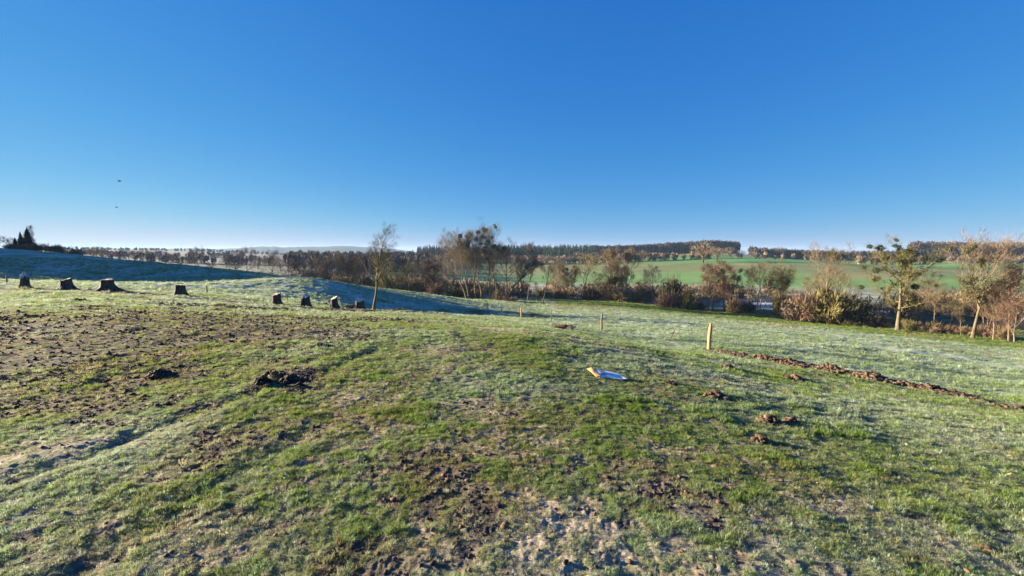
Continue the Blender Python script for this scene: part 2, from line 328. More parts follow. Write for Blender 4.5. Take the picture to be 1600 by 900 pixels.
# ------------------------------------------------------------------ grass: one stuff object, tufts set on surveyed points
RNG = np.random.default_rng(7)
def tuft_mesh(name, nb, rad, h, lean, wid, seed, flat=0):
    g = np.random.default_rng(seed); V = []; T = []; tip = []; var = []
    for _ in range(nb):
        a = g.uniform(0, 2 * math.pi); rr = rad * math.sqrt(g.uniform()); p = np.array([rr * math.cos(a), rr * math.sin(a), -.012])
        b = a + g.normal(0, .9); hh = h * g.uniform(.45, 1.1); le = lean * g.uniform(.2, 1.3)
        d = np.array([math.cos(b), math.sin(b), 0]); sd_ = np.array([-math.sin(b + g.normal(0, .7)), math.cos(b), 0]) * wid * g.uniform(.6, 1.3)
        m = p + d * hh * le * .35 + np.array([0, 0, hh * .6 + .012]); e = p + d * hh * le + np.array([0, 0, hh * (1 - .35 * le) + .012])
        k = len(V); V += [p - sd_, p + sd_, m + sd_ * .8, m - sd_ * .8, e]; T += [(k, k + 1, k + 2), (k, k + 2, k + 3), (k + 3, k + 2, k + 4)]
        tip += [0, 0, .6, .6, 1]; var += [g.uniform()] * 5
    return mesh_np(name, V, np.array(T), False, {'tip': np.array(tip), 'var': np.array(var)})
def grass_material():
    m, t, b = material('grass_blades', .7, .25); N = t.nodes; L = t.links
    ti = N.new('ShaderNodeAttribute'); ti.attribute_type = 'INSTANCER'; ti.attribute_name = 'tint'
    tp = N.new('ShaderNodeAttribute'); tp.attribute_name = 'tip'; va = N.new('ShaderNodeAttribute'); va.attribute_name = 'var'
    sp = N.new('ShaderNodeSeparateColor'); L.new(ti.outputs['Color'], sp.inputs[0])   # R frost, G dry, B value
    def mix(f, a, c):
        x = N.new('ShaderNodeMix'); x.data_type = 'RGBA'
        L.new(f, x.inputs[0]) if not isinstance(f, float) else x.inputs[0].__setattr__('default_value', f)
        for s_, q in ((6, a), (7, c)):
            if isinstance(q, tuple): x.inputs[s_].default_value = (*q, 1)
            else: L.new(q, x.inputs[s_])
        return x.outputs[2]
    def mth(op, a, c=None):
        x = N.new('ShaderNodeMath'); x.operation = op; x.use_clamp = True
        for i_, q in enumerate((a, c)):
            if q is None: continue
            if isinstance(q, (int, float)): x.inputs[i_].default_value = q
            else: L.new(q, x.inputs[i_])
        return x.outputs[0]
    green = mix(va.outputs['Fac'], (.095, .225, .025), (.27, .385, .055))
    dry = mix(va.outputs['Fac'], (.46, .38, .20), (.26, .19, .09))
    dm = mth('ADD', sp.outputs[1], mth('MULTIPLY', mth('SUBTRACT', va.outputs['Fac'], .75), 2.2))
    c = mix(dm, green, dry)
    fr = mth('MULTIPLY', sp.outputs[0], mth('ADD', mth('MULTIPLY', tp.outputs['Fac'], .6), .4))
    c = mix(fr, c, (.50, .60, .50))
    vv = N.new('ShaderNodeVectorMath'); vv.operation = 'SCALE'; L.new(c, vv.inputs[0]); L.new(sp.outputs[2], vv.inputs['Scale'])
    L.new(vv.outputs[0], b.inputs['Base Color'])
    tr = N.new('ShaderNodeBsdfTranslucent'); L.new(vv.outputs[0], tr.inputs[0]); ms = N.new('ShaderNodeMixShader'); ms.inputs[0].default_value = .48
    L.new(b.outputs[0], ms.inputs[1]); L.new(tr.outputs[0], ms.inputs[2]); L.new(ms.outputs[0], N['Material Output'].inputs[0])
    return m
def build_grass():
    gm = grass_material(); kit = bpy.data.collections.new('grass_kit')
    specs = [(34, .045, .045, 1.2, .0016), (34, .05, .06, .9, .0018), (26, .06, .035, 1.6, .0020), (44, .04, .085, .8, .0019), (30, .07, .03, 1.8, .0024), (26, .05, .05, 1.3, .0022)]
    for i, s_ in enumerate(specs):
        me = tuft_mesh('tuft_%d' % i, *s_, seed=50 + i); me.materials.append(gm); o = bpy.data.objects.new('tuft_%d' % i, me); kit.objects.link(o)
    P = []; S = []; I = []; C = []
    def ring(r0, r1, n, s0, s1, thmax=60, th2=0):
        th = np.radians(RNG.uniform(-thmax, thmax, n) if not th2 else RNG.uniform(thmax, th2, n) * RNG.choice([-1, 1], n)); r = np.sqrt(RNG.uniform(r0 ** 2, r1 ** 2, n)); x = r * np.sin(th); y = r * np.cos(th)
        soil, tan, dark, frost, lush = cover(x, y); s = sfeat(x, y)
        keep = RNG.uniform(0, 1, n) > np.clip(np.maximum(soil * .85, dark * .95), 0, .95)
        x, y, soil, tan, dark, frost, lush, s, r = [v[keep] for v in (x, y, soil, tan, dark, frost, lush, s, r)]; n = len(x)
        z = H(x, y); sc = (s0 + (s1 - s0) * (r - r0) / (r1 - r0)) * RNG.lognormal(0, .17, n) * (.75 + .45 * lush)
        idx = RNG.integers(0, 6, n); idx = np.where((lush > .55) & (RNG.uniform(0, 1, n) < .35), 3, idx); idx = np.where((lush < .15) & (RNG.uniform(0, 1, n) < .6), RNG.choice([2, 4], n), idx)
        fr = np.clip(frost * 1.05 - .3 * lush + RNG.normal(0, .28, n), .0, 1); dr = np.clip(.2 + .6 * soil + .35 * fbm(x, y, .6, 2, 201) - .35 * lush + RNG.normal(0, .15, n), 0, 1)
        low = smooth(3.3, 4.0, s); fr = np.where(low > .5, np.clip(.62 + .6 * fbm(x, y, 2.6, 3, 211) - .9 * smooth(6.1, 6.5, s) * (x > 10), .05, 1), fr); dr = dr * (1 - .6 * low) + low * .6 * smooth(.1, .5, fbm(x, y, 12, 3, 171)) * smooth(5.3, 5.9, s) * (x > 0)
        P.append(np.stack([x, y, z], 1)); S.append(sc); I.append(idx); C.append(np.stack([fr, dr, RNG.uniform(.55, 1.25, n), np.ones(n)], 1))
    ring(1.3, 4.5, 70000, .36, .46); ring(4.5, 9, 84000, .46, .72); ring(9, 18, 76000, .7, 1.1); ring(18, 40, 90000, 1.15, 2.2); ring(40, 115, 80000, 3.0, 5.0, 56)
    ring(.8, 9, 26000, .5, .8, 60, 100); ring(9, 40, 16000, 1.1, 2.2, 60, 80)
    P, S, I, C = map(np.concatenate, (P, S, I, C)); n = len(P)
    me = bpy.data.meshes.new('grass'); me.vertices.add(n); me.vertices.foreach_set('co', P.astype(np.float32).ravel())
    a = me.attributes.new('scl', 'FLOAT', 'POINT'); a.data.foreach_set('value', S.astype(np.float32))
    a = me.attributes.new('idx', 'INT', 'POINT'); a.data.foreach_set('value', I.astype(np.int32))
    a = me.attributes.new('tint', 'FLOAT_COLOR', 'POINT'); a.data.foreach_set('color', C.astype(np.float32).ravel())
    rot = np.stack([RNG.normal(0, .12, n), RNG.normal(0, .12, n), RNG.uniform(0, 6.28, n)], 1)
    a = me.attributes.new('rot', 'FLOAT_VECTOR', 'POINT'); a.data.foreach_set('vector', rot.astype(np.float32).ravel())
    o = link('grass', me); me.materials.append(gm)
    ng = bpy.data.node_groups.new('grass_tufts', 'GeometryNodeTree'); ng.interface.new_socket('Geometry', in_out='INPUT', socket_type='NodeSocketGeometry'); ng.interface.new_socket('Geometry', in_out='OUTPUT', socket_type='NodeSocketGeometry')
    N = ng.nodes; L = ng.links; gi = N.new('NodeGroupInput'); go = N.new('NodeGroupOutput'); ip = N.new('GeometryNodeInstanceOnPoints')
    ci = N.new('GeometryNodeCollectionInfo'); ci.inputs['Collection'].default_value = kit; ci.inputs['Separate Children'].default_value = True; ci.inputs['Reset Children'].default_value = True
    def na(nm, ty):
        q = N.new('GeometryNodeInputNamedAttribute'); q.data_type = ty; q.inputs['Name'].default_value = nm; return q.outputs['Attribute']
    L.new(gi.outputs[0], ip.inputs['Points']); L.new(ci.outputs[0], ip.inputs['Instance']); ip.inputs['Pick Instance'].default_value = True
    L.new(na('idx', 'INT'), ip.inputs['Instance Index']); L.new(na('rot', 'FLOAT_VECTOR'), ip.inputs['Rotation']); L.new(na('scl', 'FLOAT'), ip.inputs['Scale'])
    L.new(ip.outputs[0], go.inputs[0]); md = o.modifiers.new('tufts', 'NODES'); md.node_group = ng
    tag(o, 'short frosted grass tufts covering the pasture', 'grass', kind='stuff')
build_grass()

# ------------------------------------------------------------------ bare trees
class Tree:
    def __init__(s, seed):
        s.g = random.Random(seed); s.V = []; s.Q = []; s.tw = []
    def tube(s, pts, rad, n):
        k0 = len(s.V)
        for i, (p, r) in enumerate(zip(pts, rad)):
            a = pts[min(i + 1, len(pts) - 1)] - pts[max(i - 1, 0)]; a.normalize()
            u = a.orthogonal().normalized() if i == 0 else (u - a * u.dot(a)).normalized()
            w = a.cross(u)
            for j in range(n):
                t = 2 * math.pi * j / n; s.V.append(p + (u * math.cos(t) + w * math.sin(t)) * r)
        for i in range(len(pts) - 1):
            for j in range(n):
                a = k0 + i * n + j; b = k0 + i * n + (j + 1) % n; s.Q.append((a, b, b + n, a + n))
    def rnd(s, m=1.0):
        g = s.g; return Vector((g.gauss(0, 1), g.gauss(0, 1), g.gauss(0, 1))) * m
    def grow(s, p, d, L, r, lvl, P, path=None):
        g = s.g; n = (9, 6, 4, 3)[min(lvl, 3)]
        if path: pts = [Vector(q) for q in path]; n = len(pts) - 1
        else:
            pts = [p.copy()]; dd = d.normalized()
            for i in range(n):
                dd = (dd + s.rnd(P['wig'] * (1 if lvl else .45)) + Vector((0, 0, P['up'] * (1 if lvl else .2)))).normalized(); pts.append(pts[-1] + dd * L / n)
        te = P.get('taper', .25) if lvl == 0 else .3
        rad = [r * (1 - (1 - te) * (i / n) ** .8) for i in range(n + 1)]
        if lvl == 0: rad[0] *= 1.35
        s.tube(pts, rad, (7, 5, 4, 3)[min(lvl, 3)])
        nch = P['n'][lvl]; st = P['start'][lvl]
        for c in range(nch):
            t = st + (1 - st) * (c + g.uniform(.1, .9)) / nch; x = t * n; i = min(int(x), n - 1); q = pts[i].lerp(pts[i + 1], x - i); ax = (pts[i + 1] - pts[i]).normalized()
            an = R(P['ang'][lvl]) * g.uniform(.7, 1.3) * (1 - .35 * t if lvl == 0 else 1)
            perp = (ax.orthogonal().normalized()); perp.rotate(Matrix.Rotation(g.uniform(0, 6.28) if lvl else c * 2.4 + g.uniform(-.5, .5), 3, ax))
            cd = ax * math.cos(an) + perp * math.sin(an)
            if lvl == 0: sh = P['shape'](((t - st) / (1 - st))); cl = P['limb'] * L * sh * g.uniform(.75, 1.2)
            else: cl = L * P['ratio'] * (1.1 - .55 * t) * g.uniform(.7, 1.25)
            if lvl + 1 < len(P['n']): s.grow(q, cd, cl, min((rad[i] * .62), P['r'] * (.30, .12, .05)[lvl] * 1.3), lvl + 1, P)
            else:
                tl = P['twig'] * g.uniform(.5, 1.3); e1 = q + cd * tl * .55 + s.rnd(tl * .06); e2 = e1 + (cd + Vector((0, 0, P['tup'])) + s.rnd(.25)).normalized() * tl * .5
                s.tw.append((q, e1, P['tw'])); s.tw.append((e1, e2, P['tw'] * .7))
        if lvl >= 1: s.tw.append((pts[-1], pts[-1] + (pts[-1] - pts[-2]).normalized() * P['twig'], P['tw']))
    def meshes(s, name, leaf=0, leafsize=.04):
        V = np.array([tuple(v) for v in s.V]); wood = mesh_np(name + '_trunk', V, np.array(s.Q), True)
        a = np.array([tuple(t[0]) for t in s.tw]); b = np.array([tuple(t[1]) for t in s.tw]); w = np.array([t[2] for t in s.tw])
        return wood, twig_mesh(name + '_crown', a, b, w, len(s.tw), leaf, leafsize)
def twig_mesh(name, a, b, w, seed, leaf=0, leafsize=.04, tint=None):
    g = np.random.default_rng(seed); d = b - a; p = np.cross(d, g.normal(size=d.shape)); p /= np.linalg.norm(p, axis=1)[:, None] + 1e-9
    p = p * w[:, None] * .5; n = len(a)
    V = np.stack([a - p, a + p, b + p * .5, b - p * .5], 1).reshape(-1, 3); Q = np.arange(n * 4).reshape(n, 4); Fs = [Q]; tn = None if tint is None else np.repeat(tint, 4, 0)
    if leaf:
        k = g.choice(n, leaf); t = g.uniform(.3, 1, leaf)[:, None]; c = a[k] * (1 - t) + b[k] * t + g.normal(0, .02, (leaf, 3))
        u = g.normal(size=(leaf, 3)); u /= np.linalg.norm(u, axis=1)[:, None]; v = np.cross(u, g.normal(size=(leaf, 3))); v /= np.linalg.norm(v, axis=1)[:, None]
        u = u * leafsize; v = v * leafsize * .6; LV = np.stack([c - u, c + v, c + u, c - v], 1).reshape(-1, 3); LQ = np.arange(leaf * 4).reshape(leaf, 4) + len(V); V = np.concatenate([V, LV]); Fs.append(LQ)
    return mesh_np(name, V, Fs, False, None if tn is None else {'tint': tn})
dome = lambda t: math.sqrt(max(.05, 1 - (t * 1.05 - .25) ** 2)); cone = lambda t: 1.05 - .75 * t; tall = lambda t: .45 + .75 * math.sin(math.pi * min(1, t * .9 + .08))
BASE = dict(n=(14, 7, 6, 5), start=(.25, .25, .2, .15), ang=(52, 45, 42, 40), wig=.13, up=.10, shape=dome, limb=.42, ratio=.5, r=.19, twig=.9, tw=.036, tup=.15)
def PP(**k): d = dict(BASE); d.update(k); return d
KIND = {
 'oak': PP(n=(13, 8, 6, 5), start=(.2, .3, .2, .1), ang=(68, 48, 45, 42), limb=.55, up=.06, r=.24),
 'poplar': PP(n=(16, 7, 6, 4), start=(.3, .25, .2, .2), ang=(45, 35, 35, 32), limb=.36, up=.14, shape=tall, r=.2, wig=.08),
 'slender': PP(n=(12, 5, 4, 4), start=(.35, .25, .2, .2), ang=(40, 38, 35, 32), limb=.26, up=.12, shape=tall, r=.12, twig=.75, tw=.03),
 'alder': PP(n=(22, 6, 5, 4), start=(.22, .2, .2, .2), ang=(50, 40, 40, 38), limb=.30, up=.12, shape=cone, r=.14, wig=.08, tw=.036),
 'willow': PP(n=(12, 8, 6, 5), start=(.3, .2, .2, .2), ang=(50, 42, 42, 40), limb=.48, up=.10, r=.2, wig=.16),
}
PROTO = {}
H0 = 12.0
def proto(kind, seed, stems=1, path=None, leaf=0, over=None, spreadv=.16):
    key = (kind, seed, stems)
    if path is None and key in PROTO: return PROTO[key]
    P = dict(KIND[kind]); P.update(over or {}); T = Tree(seed)
    if path: T.grow(None, None, H0, P['r'], 0, P, path=path)
    else:
        for i in range(stems):
            if stems == 1: d = Vector((T.g.uniform(-.05, .05), T.g.uniform(-.05, .05), 1)); p = Vector((0, 0, -.2)); k = 1
            else:
                a = 6.28 * i / stems + T.g.uniform(-.4, .4); d = Vector((math.cos(a) * spreadv * T.g.uniform(.5, 1.6), math.sin(a) * spreadv, 1)); p = Vector((math.cos(a) * .35, math.sin(a) * .35, -.2)); k = T.g.uniform(.8, 1)
            L = H0 * .93 * k; PQ = dict(P)
            if stems > 1: PQ['n'] = (max(5, int(P['n'][0] / stems * 1.5)),) + P['n'][1:]; PQ['r'] = P['r'] * .75
            T.grow(p, d, L, PQ['r'], 0, PQ)
    r = T.meshes(kind, leaf); top = float(np.percentile([v.co.z for v in r[1].vertices], 98.5))
    out = (r[0], r[1], top)
    if path is None: PROTO[key] = out
    return out
BK = {}
def bark(key):
    if key not in BK:
        c = {'grey': ((.13, .105, .08), (.25, .20, .15)), 'red': ((.12, .078, .058), (.20, .13, .09)), 'yellow': ((.09, .075, .045), (.22, .175, .10)), 'brown': ((.14, .10, .06), (.22, .17, .10)),
             'dark': ((.05, .04, .035), (.10, .08, .06)), 'pale': ((.13, .105, .08), (.30, .245, .175)), 'purple': ((.13, .10, .10), (.20, .16, .15)), 'olive': ((.11, .10, .04), (.19, .165, .07))}[key]
        BK[key] = noise_mat('bark_' + key, *c, scale=2.2, stretch=(1.6, 1.6, .5), rand=.12)
    return BK[key]
mist_mat = noise_mat('mistletoe_leaf', (.03, .045, .010), (.065, .085, .022), 6, rand=.2)
ivy_mat = noise_mat('ivy_leaf', (.04, .05, .010), (.12, .115, .028), 2.5)
def leaf_ball(name, n, rad, size, seed, sq=1, flat=None):
    g = np.random.default_rng(seed); d = g.normal(size=(n, 3)); d /= np.linalg.norm(d, axis=1)[:, None]; rr = rad * g.uniform(.2, 1, n) ** .5
    lump = 1 + .25 * np.sin(d[:, 0] * 5 + seed) * np.cos(d[:, 1] * 4)
    c = d * (rr * lump)[:, None] * np.array([1, 1, sq])
    u = g.normal(size=(n, 3)); u /= np.linalg.norm(u, axis=1)[:, None]; v = np.cross(u, g.normal(size=(n, 3))); v /= np.linalg.norm(v, axis=1)[:, None]
    s = size * g.uniform(.6, 1.4, n)[:, None]; V = np.stack([c - u * s, c + v * s * .5, c + u * s, c - v * s * .5], 1).reshape(-1, 3)
    return mesh_np(name, V, np.arange(n * 4).reshape(n, 4))
MIST = [leaf_ball('mistletoe', 430, .5, .085, 300 + i) for i in range(3)]
TREES = {}
def tree(name, kind, seed, px, Y, top, wood, twig, label, stems=1, group=None, cat='tree', path=None, leaf=0, over=None, rz=None, mist=0, wide=1, ivy=None, base=None, mlow=.35):
    x = xray(px, Y, base or 450); z = h1(x, Y); ht = zray(Y, top) - z
    w, c, t0 = proto(kind, seed, stems, path, leaf, over); s = ht / t0
    root = empty(name, (x, Y, z - .05), rz if rz is not None else (0 if path else seed * 1.7 + px), (s * wide, s * wide, s)); tag(root, label, cat, group)
    link('trunk', w, bark(wood), root); link('crown', c, bark(twig), root)
    g = random.Random(int(px * 7 + seed))
    if mist:
        vs = [v.co for v in c.vertices if v.co.z > t0 * mlow]
        for k in range(mist):
            o = link('mistletoe_clump', MIST[k % 3], mist_mat, root); q = g.choice(vs) if k % 4 else max((g.choice(vs) for _ in range(6)), key=lambda v: v.z); o.location = (q.x * .82, q.y * .82, q.z * .97); q_ = g.uniform(.35, 1.25) / s; o.scale = (q_, q_, q_ * .85); o.rotation_euler = (g.uniform(0, 6), g.uniform(0, 6), 0)
    if ivy:   # leaves clinging along the trunk
        z0, z1, rad, n = ivy; n = int(n * 1.6); gg = np.random.default_rng(int(px)); V = np.empty(len(w.vertices) * 3, np.float32); w.vertices.foreach_get('co', V); V = V.reshape(-1, 3)
        hd = np.hypot(V[:, 0], V[:, 1]); V = V[(V[:, 2] > z0 * t0) & (V[:, 2] < z1 * t0) & (hd < .16 * t0)]; seeds = V[gg.integers(0, len(V), max(14, n // 26))]; cc = seeds[gg.integers(0, len(seeds), n)] + gg.normal(0, 1, (n, 3)) * rad * .36
        cc[: n // 3] = V[gg.integers(0, len(V), n // 3)] + gg.normal(0, .12, (n // 3, 3))
        u = gg.normal(size=(n, 3)); u /= np.linalg.norm(u, axis=1)[:, None]; v = np.cross(u, gg.normal(size=(n, 3))); v /= np.linalg.norm(v, axis=1)[:, None]; sz = .13
        LV = np.stack([cc - u * sz, cc + v * sz * .7, cc + u * sz, cc - v * sz * .7], 1).reshape(-1, 3)
        link('ivy', mesh_np('ivy', LV, np.arange(n * 4).reshape(n, 4)), ivy_mat, root)
    return root
# ------------------------------------------------------------------ shrubs
SHM = {}
def shrub_mesh(seed, n=1500, tw=.028, h=1.0, spiky=1.0):
    """a mound of bare stems, unit radius about 1, height h"""
    g = np.random.default_rng(seed); ns = 26
    a = g.uniform(0, 6.28, ns); el = g.uniform(.25, 1.45, ns); L = g.uniform(.7, 1.1, ns) * h
    d = np.stack([np.cos(a) * np.cos(el), np.sin(a) * np.cos(el), np.sin(el)], 1); p0 = np.stack([np.cos(a) * .15, np.sin(a) * .15, a * 0], 1); p1 = p0 + d * L[:, None]
    k = g.integers(0, ns, n); t = g.uniform(.15, 1, n) ** .7; q = p0[k] + (p1 - p0)[k] * t[:, None] + g.normal(0, .11, (n, 3)); q[:, 2] = np.abs(q[:, 2])
    dd = d[k] + g.normal(0, .45, (n, 3)) + np.array([0, 0, .25]); dd /= np.linalg.norm(dd, axis=1)[:, None]; e = q + dd * g.uniform(.15, .42, n)[:, None] * spiky
    A = np.concatenate([p0, q]); B = np.concatenate([p1, e]); Wd = np.concatenate([np.full(ns, tw * 1.6), g.uniform(.5, 1.2, n) * tw])
    return twig_mesh('shrub', A, B, Wd, seed)
def shrub(px, Y, top, width, col, label, kind='shrub', seed=0, leaf=None, group=None, n=1500, dy=0, flat=1.0):
    """width and top in picture measure at distance Y"""
    x = xray(px, Y); z = h1(x, Y); hgt = max(.3, zray(Y, top) - z); r = width / F * Y / 2
    key = (seed % 6, n, bool(leaf))
    if key not in SHM: SHM[key] = shrub_mesh(400 + key[0], n)
    root = empty(kind, (x, Y, z - .05), seed * 1.3, (r / 1.05, r * flat / 1.05, hgt / 1.25)); tag(root, label, kind, group)
    link('stems', SHM[key], bark(col), root)
    if leaf:
        kk = 'leaf%d' % (seed % 3)
        if kk not in SHM: SHM[kk] = leaf_ball(kk, 900, 1.0, .07, 500 + seed % 3, .6)
        o = link('leaves', SHM[kk], leaf, root); o.location = (0, 0, .5); o.scale = (.95, .95, 1.05)
    return root
evergreen = noise_mat('dark_evergreen', (.018, .028, .010), (.04, .055, .02), 6)
olive_leaf = noise_mat('olive_leaf', (.07, .065, .02), (.14, .125, .04), 3)

# ------------------------------------------------------------------ the trees one can tell apart
V2 = 'trees along the valley stream'
# young tree beside the stumps
def birch_path():
    return [(0, 0, -.2), (.12, 0, 1.2), (.42, 0, 2.6), (.60, .05, 4.0), (.62, 0, 5.4), (.80, 0, 6.8), (1.1, 0, 8.3), (1.5, 0, 9.8), (1.9, 0, 11.4)]
tree('young_tree', 'slender', 11, 583, 29, 350, 'olive', 'dark', 'slender young tree with a crooked pale trunk and tiny dead leaves, beside the stumps', path=birch_path(), leaf=1800,
     over=dict(n=(17, 6, 5, 4), start=(.42, .2, .2, .2), ang=(50, 42, 40, 38), limb=.36, up=.10, r=.27, tw=.018, wig=.10, taper=.18, twig=.55, shape=lambda t: .85 - .25 * t), rz=0)
# centre group
tree('leaning_tree', 'willow', 21, 730, 100, 372, 'yellow', 'olive', 'tree leaning far to one side at the edge of the central clump', path=[(0, 0, -.2), (-.7, 0, 2), (-1.5, 0, 4), (-2.2, 0, 6), (-2.7, .2, 8), (-3.0, 0, 10.5)], over=dict(r=.2, start=(.4, .25, .2, .2), limb=.42, n=(11, 7, 5, 4), tw=.022), group=V2, mist=2)
tree('leaning_tree', 'poplar', 22, 733, 102, 362, 'grey', 'grey', 'thin pale trunk leaning just behind the most tilted tree of the central clump', path=[(0, 0, -.2), (-.4, 0, 2.4), (-1.0, 0, 4.6), (-1.2, 0, 7), (-1.1, .2, 9), (-1.1, 0, 11.3)], over=dict(r=.15, start=(.45, .25, .2, .2), limb=.4), group=V2, mist=3)
tree('bare_tree', 'poplar', 23, 743, 103, 358, 'yellow', 'grey', 'upright bare tree with mistletoe low in its crown, middle of the central clump', group=V2, mist=7, mlow=.35, over=dict(r=.17, n=(14, 6, 5, 4), tw=.022))
tree('bare_tree', 'willow', 24, 753, 103, 365, 'yellow', 'grey', 'pale trunk bending over beside the tallest mistletoe tree', path=[(0, 0, -.2), (-.2, 0, 2), (-.7, 0, 4), (-1.1, 0, 6), (-1.1, .2, 8), (-.9, 0, 10.8)], over=dict(r=.17, start=(.4, .25, .2, .2), limb=.42, n=(11, 7, 5, 4), tw=.022), group=V2, mist=7, mlow=.35)
tree('mistletoe_tree', 'poplar', 25, 765.5, 102, 349, 'pale', 'grey', 'tallest tree of the central clump, straight pale trunk hung with dark mistletoe balls', group=V2, mist=14, mlow=.4, path=[(0, 0, -.2), (-.02, 0, 2.4), (-.05, 0, 5), (-.06, 0, 7), (-.1, .0, 9.5), (-.08, 0, 11.6)], over=dict(r=.19, start=(.33, .25, .2, .2), limb=.44, n=(18, 7, 5, 4), tw=.022))
tree('bare_tree', 'oak', 26, 708, 112, 362, 'grey', 'grey', 'wide pale-twigged bare tree behind the leaning trunks', group=V2, over=dict(tw=.026))
tree('forked_tree', 'oak', 27, 791, 100, 378, 'dark', 'brown', 'dark tree forking near the ground, one limb upright', group=V2, path=[(0, 0, -.2), (.05, 0, 2), (.1, 0, 4), (.05, 0, 6), (.1, .1, 8), (0, 0, 10.8)], over=dict(r=.2, start=(.45, .3, .2, .1)), mist=3)
tree('leaning_tree', 'oak', 28, 792.5, 99.6, 405, 'dark', 'grey', 'dark crooked limb sweeping low towards the open pasture', group=V2, path=[(0, 0, -.2), (.6, 0, 2.2), (2.2, 0, 4.6), (4.0, 0, 6.8), (6.2, .2, 9.0), (8.6, 0, 10.2)], over=dict(r=.3, start=(.45, .3, .2, .1), limb=.26, up=.2), mist=2)
tree('slender_tree', 'slender', 29, 824.5, 103, 379, 'grey', 'grey', 'very thin upright tree standing between the forked dark tree and the pale leaning one', group=V2)
tree('slender_tree', 'slender', 30, 839, 100, 440, 'grey', 'brown', 'smallest stem on the open grass, a bare sapling', group=V2)
tree('leaning_tree', 'slender', 31, 848, 98, 412, 'pale', 'brown', 'pale thin trunk leaning sideways on the open grass', group=V2, path=[(0, 0, -.2), (.5, 0, 2.2), (1.1, 0, 5), (1.6, 0, 7.4), (1.9, .2, 9.4), (2.1, 0, 11.2)], over=dict(start=(.4, .3, .2, .1), limb=.34, r=.2))
tree('bare_tree', 'slender', 32, 776, 110, 395, 'grey', 'brown', 'thin brown tree filling the gap beside the tallest mistletoe tree', group=V2)
# row east of the clump
tree('bare_tree', 'willow', 33, 868, 118, 410, 'grey', 'brown', 'low brown tree first in the row beyond the pale leaning trunk', group=V2)
tree('bare_tree', 'alder', 34, 887, 118, 412, 'brown', 'brown', 'brown multi-stemmed tree second in the stream-side row', 3, group=V2)
tree('bare_tree', 'oak', 35, 910, 116, 400, 'grey', 'olive', 'round-topped tree with warm yellow twigs, left of the tall twin trees', group=V2)
tree('bare_tree', 'poplar', 36, 954, 113, 388, 'yellow', 'brown', 'left of the tall twin trees in the stream-side row', group=V2, ivy=(.1, .45, .7, 500))
tree('bare_tree', 'poplar', 37, 977, 112, 390, 'grey', 'brown', 'right of the tall twin trees in the stream-side row', group=V2)
tree('bare_tree', 'alder', 38, 967, 116, 408, 'dark', 'brown', 'dark stems squeezed between the tall twin trees', 3, group=V2)
tree('bare_tree', 'oak', 39, 936, 120, 425, 'dark', 'brown', 'low dark tree at the foot of the tall twin trees', group=V2)
tree('bare_tree', 'oak', 40, 1021, 110, 415, 'grey', 'grey', 'spreading grey tree left of the dark evergreen bush', group=V2)
tree('bare_tree', 'oak', 41, 998, 118, 438, 'dark', 'brown', 'stunted dark tree just right of the tall twin trees', group=V2)
shrub(1050, 103, 430, 42, 'dark', 'dark evergreen bush with a tall rounded head on the stream bank', 'bush', 1, evergreen)
shrub(1040, 100, 456, 34, 'red', 'reddish brown bramble mound in front of the dark evergreen bush', 'bush', 2)
shrub(1059, 99, 454, 26, 'red', 'red-brown bush hugging the foot of the dark evergreen', 'bush', 3)
shrub(1074, 98, 452, 26, 'olive', 'olive green rounded bush between the dark evergreen and the red-brown tree', 'bush', 4, olive_leaf)
tree('alder_tree', 'alder', 42, 1112, 97, 409, 'pale', 'red', 'large red-brown tree with several pale stems, left one of the reddish pair', 5, group=V2, wide=1.2)
tree('alder_tree', 'alder', 43, 1136, 96, 414, 'grey', 'red', 'red-brown tree with darker stems, right one of the reddish pair', 5, group=V2, wide=1.1)
shrub(1149, 93, 464, 28, 'red', 'rounded orange-brown bush at the foot of the reddish pair of trees', 'bush', 5, olive_leaf)
tree('willow_tree', 'willow', 44, 1190, 93, 410, 'pale', 'yellow', 'yellowish tree dividing low into bright forked limbs', 3, group=V2, wide=1.1)
tree('willow_tree', 'willow', 45, 1216, 92, 408, 'yellow', 'olive', 'olive-twigged tree at the right shoulder of the bright forked one', 2, group=V2, ivy=(0, .35, .9, 500))
shrub(1219, 90, 455, 24, 'olive', 'ivy-green bush under the olive-twigged tree', 'bush', 6, olive_leaf)
# big ivy-clad group
tree('poplar_tree', 'poplar', 46, 1285, 82, 380, 'pale', 'yellow', 'tall tree with bright bare limbs rising out of the big bush', group=V2, wide=1.1, ivy=(.12, .4, .8, 900), over=dict(n=(11, 7, 6, 5), limb=.5, start=(.42, .25, .2, .2), tw=.026), mist=2)
tree('bare_tree', 'oak', 47, 1312, 84, 420, 'dark', 'brown', 'dense brown tree behind the big bush', group=V2)
tree('bare_tree', 'oak', 48, 1268, 86, 432, 'brown', 'brown', 'low brown tree on the left flank of the big bush', group=V2)
shrub(1262, 80, 458, 56, 'red', 'red-brown side of the largest bush on the bank', 'bush', 7, n=2600)
shrub(1300, 79, 452, 84, 'olive', 'largest bush on the bank, olive and dark, under the tall bright-limbed tree', 'bush', 8, olive_leaf, n=2600)
shrub(1340, 77, 472, 46, 'dark', 'dark end of the largest bush, sloping down to the bank', 'bush', 9, evergreen)
shrub(1337, 74, 500, 30, 'olive', 'pale olive tuft of brush below the dark end of the largest bush', 'bush', 10, n=900)
